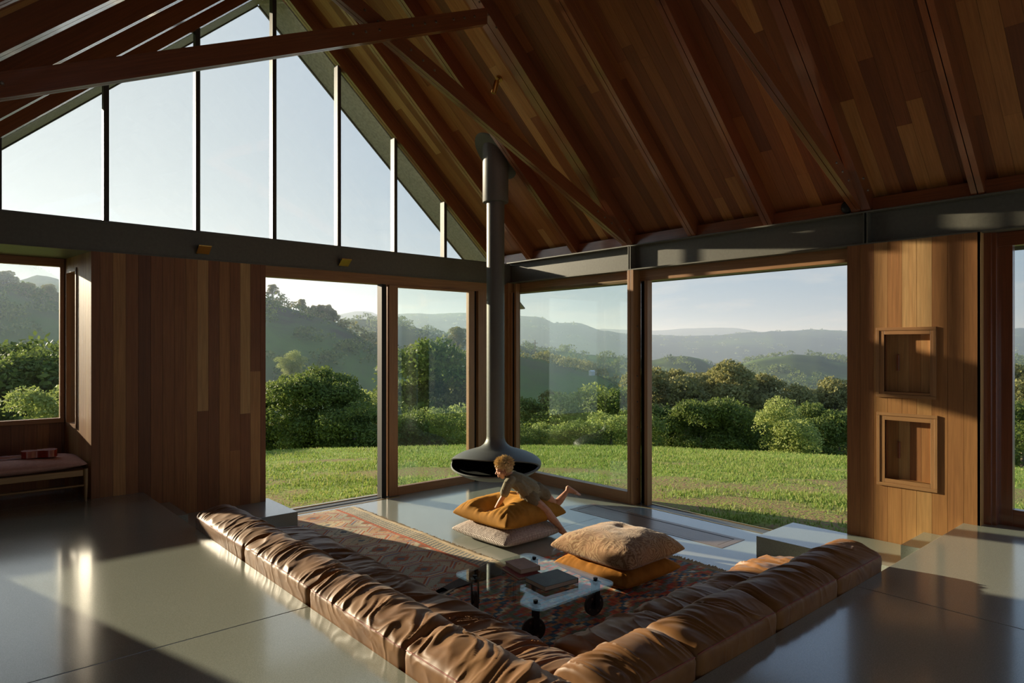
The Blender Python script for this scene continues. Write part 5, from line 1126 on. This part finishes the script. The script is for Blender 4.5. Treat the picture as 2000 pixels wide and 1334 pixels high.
# ------------------------------------------------------------------ the boy leaning over the mustard cushion
CH_F = Vector((0.6595, 0.7517, 0)); CH_R = Vector((0.7517, -0.6595, 0)); CH_O = CH_F * 7.3      # local frame: u to the right, d away, z up
def L(p): return CH_O + CH_R * p[0] * (1 + p[1] / 7.3) + CH_F * p[1] + Vector((0, 0, p[2]))
def blob(name, chains, voxel, mat, parent, smooth_it=6, wrinkle=None):
    bm = bmesh.new()
    for ch in chains:
        for (p0, r0), (p1, r1) in zip(ch[:-1], ch[1:]):
            b2 = bmesh.new()
            for p, r in ((p0, r0), (p1, r1)):
                sq = 1.0
                bmesh.ops.create_icosphere(b2, subdivisions=2, radius=r, matrix=Matrix.Translation(L(p)))
            res = bmesh.ops.convex_hull(b2, input=b2.verts)
            bmesh.ops.delete(b2, geom=[g for g in res['geom_interior'] if isinstance(g, bmesh.types.BMVert)] , context='VERTS')
            me_ = bpy.data.meshes.new('t'); b2.to_mesh(me_); b2.free(); bm.from_mesh(me_); bpy.data.meshes.remove(me_)
    me = bpy.data.meshes.new(name); bm.to_mesh(me); bm.free()
    o = bpy.data.objects.new(name, me); COL.objects.link(o)
    rm = o.modifiers.new('r', 'REMESH'); rm.mode = 'VOXEL'; rm.voxel_size = voxel
    sm = o.modifiers.new('s', 'SMOOTH'); sm.iterations = smooth_it; sm.factor = 0.5
    dg = bpy.context.evaluated_depsgraph_get(); nm = bpy.data.meshes.new_from_object(o.evaluated_get(dg)); bpy.data.objects.remove(o)
    if wrinkle: 
        co = np.empty(len(nm.vertices) * 3); nm.vertices.foreach_get('co', co); co = co.reshape(-1, 3); no = np.empty(len(nm.vertices) * 3); nm.vertices.foreach_get('normal', no); no = no.reshape(-1, 3)
        co = co + no * wrinkle(co)[:, None]; nm.vertices.foreach_set('co', co.ravel()); nm.update()
    nm.name = name; nm.materials.clear(); nm.materials.append(mat); nm.polygons.foreach_set('use_smooth', [True] * len(nm.polygons))
    o = bpy.data.objects.new(name, nm); COL.objects.link(o); o.parent = parent; o.matrix_parent_inverse = Matrix.Translation(-Vector(parent.location)); return o
def skin_mat():
    m, n, l, b = new_mat('skin'); t = noise(n, l, 30, 3); r = ramp(n, [(0.3, (0.52, 0.27, 0.165)), (0.7, (0.62, 0.345, 0.22))]); l.new(t.outputs['Fac'], r.inputs['Fac']); l.new(r.outputs['Color'], b.inputs['Base Color'])
    b.inputs['Roughness'].default_value = 0.5; b.inputs['Specular IOR Level'].default_value = 0.35; b.inputs['Subsurface Weight'].default_value = 0.12; b.inputs['Subsurface Radius'].default_value = (0.01, 0.004, 0.002); b.inputs['Subsurface Scale'].default_value = 0.5; return m
MAT['skin'] = skin_mat()
MAT['linen'] = simple('khaki_linen', (0.285, 0.265, 0.185), 0.9, 0, 0.1, 0.12, 60, 0.12); MAT['linen2'] = simple('brown_khaki_linen', (0.195, 0.17, 0.115), 0.9, 0, 0.1, 0.12, 60, 0.12)
MAT['eyewhite'] = simple('eye_white', (0.6, 0.56, 0.52), 0.3); MAT['iris'] = simple('brown_iris', (0.05, 0.03, 0.02), 0.3)
MAT['hair'] = simple('blond_hair', (0.70, 0.53, 0.27), 0.45, 0, 0.4, 0.35, 60)
boy = thing('person', 'barefoot child in khaki shirt and shorts climbing over the mustard cushion, one leg raised', 'person', tuple(L((0.35, -0.05, 0.0))))
def chain(*a): return list(a)
def hand(wrist, palm, side, sp, ex, dz=0.0):
    """palm blob, four unequal spread fingers, thumb from the side of the palm"""
    w, p = Vector(wrist), Vector(palm); dr = (p - w); dr.z = 0; dr.normalize(); sd = Vector((-dr.y, dr.x, 0)) * side
    up = Vector((0, 0, 1)); out = [chain((w, 0.0185), (p - dr * 0.008, 0.017))]
    for k, ln in ((-1.5, 0.036), (-0.5, 0.044), (0.5, 0.046), (1.5, 0.040)):
        a = p + sd * k * 0.0125 - dr * 0.004; f = (dr + sd * k * sp).normalized(); kn = p + dr * 0.016 + sd * k * 0.0150 + up * 0.002
        out.append(chain((a, 0.012), (kn, 0.0085))); mid = kn + f * ln * 0.5 + up * 0.004; tip = kn + f * ln - up * 0.003
        out.append(chain((kn, 0.0078), (mid, 0.0070), (tip, 0.0058)))
    tb = p - dr * 0.014 + sd * 0.018; tm = tb + (dr * 0.5 + sd).normalized() * 0.026; tt = tm + (dr + sd * 0.5).normalized() * 0.022
    out.append(chain((tb, 0.0115), (tm, 0.0088), (tt, 0.0068))); return out
def foot(ankle, heel, ball, toe, sd):
    G = 1.18
    a, h, b, t = Vector(ankle), Vector(heel), Vector(ball), Vector(toe); sd = Vector(sd).normalized()
    out = [chain((a, 0.027), (h, 0.0235 * G)), chain((h, 0.0225 * G), ((h + b) / 2, 0.021 * G), (b, 0.020 * G)), chain((a, 0.025), (b, 0.019)), chain((b - sd * 0.021, 0.015), (b + sd * 0.021, 0.015)), chain((h, 0.02), (b - sd * 0.014, 0.015)), chain((h, 0.02), (b + sd * 0.014, 0.015))]
    dv = (t - b)
    for k, (ln, r) in enumerate(((1.0, 0.0105), (0.98, 0.0082), (0.88, 0.0078), (0.76, 0.0074), (0.62, 0.0070))):
        q = b + sd * (0.019 - k * 0.0098); out.append(chain((q, r + 0.002), (q + dv * 0.55 * ln, r), (q + dv * ln, r * 0.9)))
    return out
H = (-0.085, 0.0, 0.780)
body = [
    # trunk
    chain(((0.0, 0, 0.635), 0.060), ((0.07, 0, 0.592), 0.078), ((0.165, 0, 0.535), 0.076), ((0.235, 0.005, 0.478), 0.086)),
    chain(((-0.015, -0.055, 0.618), 0.042), ((0.075, -0.045, 0.575), 0.062), ((0.17, -0.04, 0.52), 0.060)), chain(((0.01, 0.06, 0.645), 0.042), ((0.09, 0.05, 0.60), 0.062), ((0.18, 0.045, 0.54), 0.060)),
    # neck and head
    chain(((-0.002, 0, 0.655), 0.046), ((-0.05, 0, 0.705), 0.040), ((-0.075, 0, 0.745), 0.046)),
    chain((H, 0.082), ((-0.066, 0, 0.795), 0.080)), chain((H, 0.078), ((-0.118, 0, 0.755), 0.066)), chain(((-0.112, 0, 0.745), 0.062), ((-0.118, 0, 0.700), 0.050), ((-0.104, 0, 0.657), 0.026)),
    chain(((-0.11, -0.035, 0.71), 0.036), ((-0.104, -0.01, 0.665), 0.026)), chain(((-0.11, 0.035, 0.71), 0.036), ((-0.104, 0.01, 0.665), 0.026)),
    chain(((-0.166, 0, 0.718), 0.008), ((-0.176, 0, 0.690), 0.0115)), chain(((-0.165, -0.010, 0.689), 0.008), ((-0.165, 0.010, 0.689), 0.008)),                      # nose
    chain(((-0.152, -0.014, 0.668), 0.0065), ((-0.156, 0, 0.667), 0.007), ((-0.152, 0.014, 0.668), 0.0065)), chain(((-0.146, -0.012, 0.656), 0.0065), ((-0.150, 0, 0.655), 0.0075), ((-0.146, 0.012, 0.656), 0.0065)),   # lips
    chain(((-0.158, -0.042, 0.738), 0.012), ((-0.166, -0.012, 0.738), 0.011)), chain(((-0.158, 0.042, 0.738), 0.012), ((-0.166, 0.012, 0.738), 0.011)),             # brows
    chain(((-0.080, -0.078, 0.735), 0.008), ((-0.068, -0.090, 0.722), 0.010), ((-0.078, -0.086, 0.705), 0.008), ((-0.086, -0.078, 0.695), 0.007)),                  # near ear
    chain(((-0.080, 0.078, 0.735), 0.008), ((-0.068, 0.090, 0.722), 0.010), ((-0.078, 0.086, 0.705), 0.008), ((-0.086, 0.078, 0.695), 0.007)),
    # near arm, far arm
    chain(((-0.005, -0.075, 0.630), 0.048), ((-0.045, -0.105, 0.595), 0.040), ((-0.098, -0.118, 0.462), 0.0285)), chain(((-0.098, -0.118, 0.462), 0.0285), ((-0.135, -0.108, 0.400), 0.0275), ((-0.187, -0.085, 0.312), 0.0185)),
    chain(((0.015, 0.085, 0.650), 0.046), ((0.03, 0.13, 0.62), 0.036), ((0.055, 0.20, 0.51), 0.028)), chain(((0.055, 0.20, 0.51), 0.028), ((0.07, 0.235, 0.45), 0.027), ((0.088, 0.27, 0.375), 0.0185)),
    # near leg (standing on the toes)
    chain(((0.195, -0.045, 0.45), 0.080), ((0.225, -0.065, 0.410), 0.070), ((0.30, -0.085, 0.355), 0.063), ((0.382, -0.10, 0.297), 0.049)), chain(((0.382, -0.10, 0.297), 0.049), ((0.425, -0.085, 0.235), 0.048), ((0.49, -0.070, 0.165), 0.037), ((0.545, -0.060, 0.105), 0.0235)),
    # far leg (kicked up)
    chain(((0.285, 0.06, 0.485), 0.080), ((0.335, 0.07, 0.455), 0.064), ((0.41, 0.085, 0.385), 0.055), ((0.478, 0.10, 0.320), 0.044)), chain(((0.478, 0.10, 0.320), 0.046), ((0.525, 0.115, 0.365), 0.045), ((0.58, 0.13, 0.43), 0.031), ((0.612, 0.14, 0.470), 0.023)),
]
body += hand((-0.187, -0.085, 0.312), (-0.222, -0.088, 0.292), 1, 0.28, 0)
body += hand((0.088, 0.27, 0.375), (0.085, 0.30, 0.352), -1, 0.2, 0)
body += foot((0.548, -0.060, 0.100), (0.540, -0.062, 0.072), (0.612, -0.055, 0.024), (0.652, -0.050, 0.0125), (0.25, 1, 0))
body += foot((0.614, 0.14, 0.472), (0.620, 0.142, 0.502), (0.708, 0.155, 0.444), (0.752, 0.160, 0.414), (0.2, 1, 0.15))
blob('body', body, 0.0036, MAT['skin'], boy, 5)
for s in (-1, 1):
    for q_, rr_e, off, mt, nm_ in ((None, 0.0085, 0.0, 'eyewhite', 'eye'), (None, 0.0048, 0.0052, 'iris', 'iris')):
        m = M(); m.lathe([(0, 1), (0.5, 0.86), (0.86, 0.5), (1, 0), (0.86, -0.5), (0.5, -0.86), (0, -1)], 12); c = L((-0.1565 - off, s * 0.027, 0.722)); m.v = [(p[0] * rr_e + c.x, p[1] * rr_e + c.y, p[2] * rr_e + c.z) for p in m.v]; e_ = m.build(nm_, MAT[mt], boy if nm_ == 'eye' else e_, smooth=60)
def wr(freq, amp, seed, dirv):
    dv = np.array(dirv) / np.linalg.norm(dirv)
    def f(co):
        t = co @ dv; q = fbm(co[:, 0] * 9, co[:, 1] * 9, co[:, 2] * 9, seed, 3)
        return amp * ((1 - np.abs(2 * vnoise(t * freq + q * 4, q * 2, 0, seed) - 1)) ** 1.8 - 0.4) + amp * 0.35 * ((1 - np.abs(2 * vnoise(t * freq * 2.3 + q * 7, q * 3, 0, seed + 4) - 1)) - 0.5)
    return f
shirt = [
    chain(((-0.012, 0, 0.642), 0.062), ((0.07, 0, 0.600), 0.092), ((0.165, 0, 0.545), 0.094), ((0.222, 0.0, 0.500), 0.100)),
    chain(((-0.015, -0.055, 0.620), 0.055), ((0.075, -0.052, 0.572), 0.078), ((0.155, -0.055, 0.505), 0.080), ((0.185, -0.055, 0.465), 0.076)), chain(((0.01, 0.06, 0.650), 0.055), ((0.09, 0.055, 0.605), 0.078), ((0.19, 0.05, 0.55), 0.080), ((0.255, 0.05, 0.515), 0.074)),
    chain(((0.12, -0.06, 0.50), 0.050), ((0.115, -0.05, 0.452), 0.034)),
    chain(((-0.012, -0.075, 0.625), 0.058), ((-0.05, -0.108, 0.585), 0.055), ((-0.084, -0.118, 0.505), 0.054)), chain(((0.015, 0.085, 0.650), 0.056), ((0.03, 0.135, 0.62), 0.052), ((0.045, 0.175, 0.55), 0.050)),
]
blob('shirt', shirt, 0.0055, MAT['linen'], boy, 4, wr(19, 0.0085, 3, CH_R * 0.8 + Vector((0, 0, 0.75))))
shorts = [chain(((0.205, -0.03, 0.475), 0.092), ((0.275, 0.05, 0.50), 0.090)), chain(((0.195, -0.05, 0.455), 0.092), ((0.222, -0.068, 0.415), 0.084), ((0.248, -0.076, 0.388), 0.074)), chain(((0.285, 0.055, 0.49), 0.088), ((0.335, 0.07, 0.458), 0.080), ((0.372, 0.078, 0.425), 0.068))]
blob('shorts', shorts, 0.0055, MAT['linen2'], boy, 4, wr(24, 0.007, 7, CH_R * 0.5 + Vector((0, 0, 0.85))))
# short tousled hair: a cap with many tapering tufts
m = M(); rs = random.Random(4); hc = Vector(H); cap = [(hc, 0.090)]
cnt = 0
while cnt < 1500:
    d = Vector((rs.gauss(0, 1), rs.gauss(0, 1), rs.gauss(0, 1))).normalized()
    if d.z < -0.62 or (d.x < -0.35 and d.z < -0.05) or (d.z < -0.1 and abs(d.y) > 0.55 and d.x < 0.35): continue
    cnt += 1; root = hc + d * 0.080; tg = Vector((-0.7, 0, -0.25)) if d.z > 0.1 else Vector((-0.25, 0, -0.8)); tg = (tg - d * tg.dot(d)); up_ = rs.uniform(0.25, 0.75) if d.z > 0.35 else rs.uniform(0.10, 0.35); grow = (d * up_ + tg * 0.75 + Vector((rs.gauss(0, .28), rs.gauss(0, .28), rs.gauss(0, .22)))).normalized(); ln = rs.uniform(0.026, 0.048) * (1.25 if d.z > 0.3 else 0.85); r0 = rs.uniform(0.0035, 0.0065)
    tip = root + grow * ln + Vector((0, 0, -0.004)); md = root + grow * ln * 0.5 + d * 0.003
    m.tube([L(root), L(md), L(tip)], [r0, r0 * 0.8, 0.0005], 4, cap=False)
sph = []; 
for i in range(17):
    th = math.pi * i / 16; sph.append([tuple(L(hc + Vector((math.sin(th) * math.cos(2 * math.pi * k / 28), math.sin(th) * math.sin(2 * math.pi * k / 28), math.cos(th))) * 0.0885)) for k in range(28)])
sp = np.array(sph); keep = M(); keep.grid(sp, closed_v=True)
b0 = len(m.v); m.v += keep.v
for fc in keep.f:
    c = np.mean([keep.v[i] for i in fc], axis=0); v = Vector(c) - L(hc); ux = v.dot(CH_R) / 0.0885; uy = v.dot(CH_F) / 0.0885; uz = v.z / 0.0885
    if uz < -0.55 or (ux < -0.4 and uz < -0.08) or (uz < -0.12 and abs(uy) > 0.5 and ux < 0.3): continue
    m.f.append([b0 + i for i in fc]); m.uv.append(None); m.tone.append(None); m.mi.append(0)
m.build('hair', MAT['hair'], boy, smooth=60)
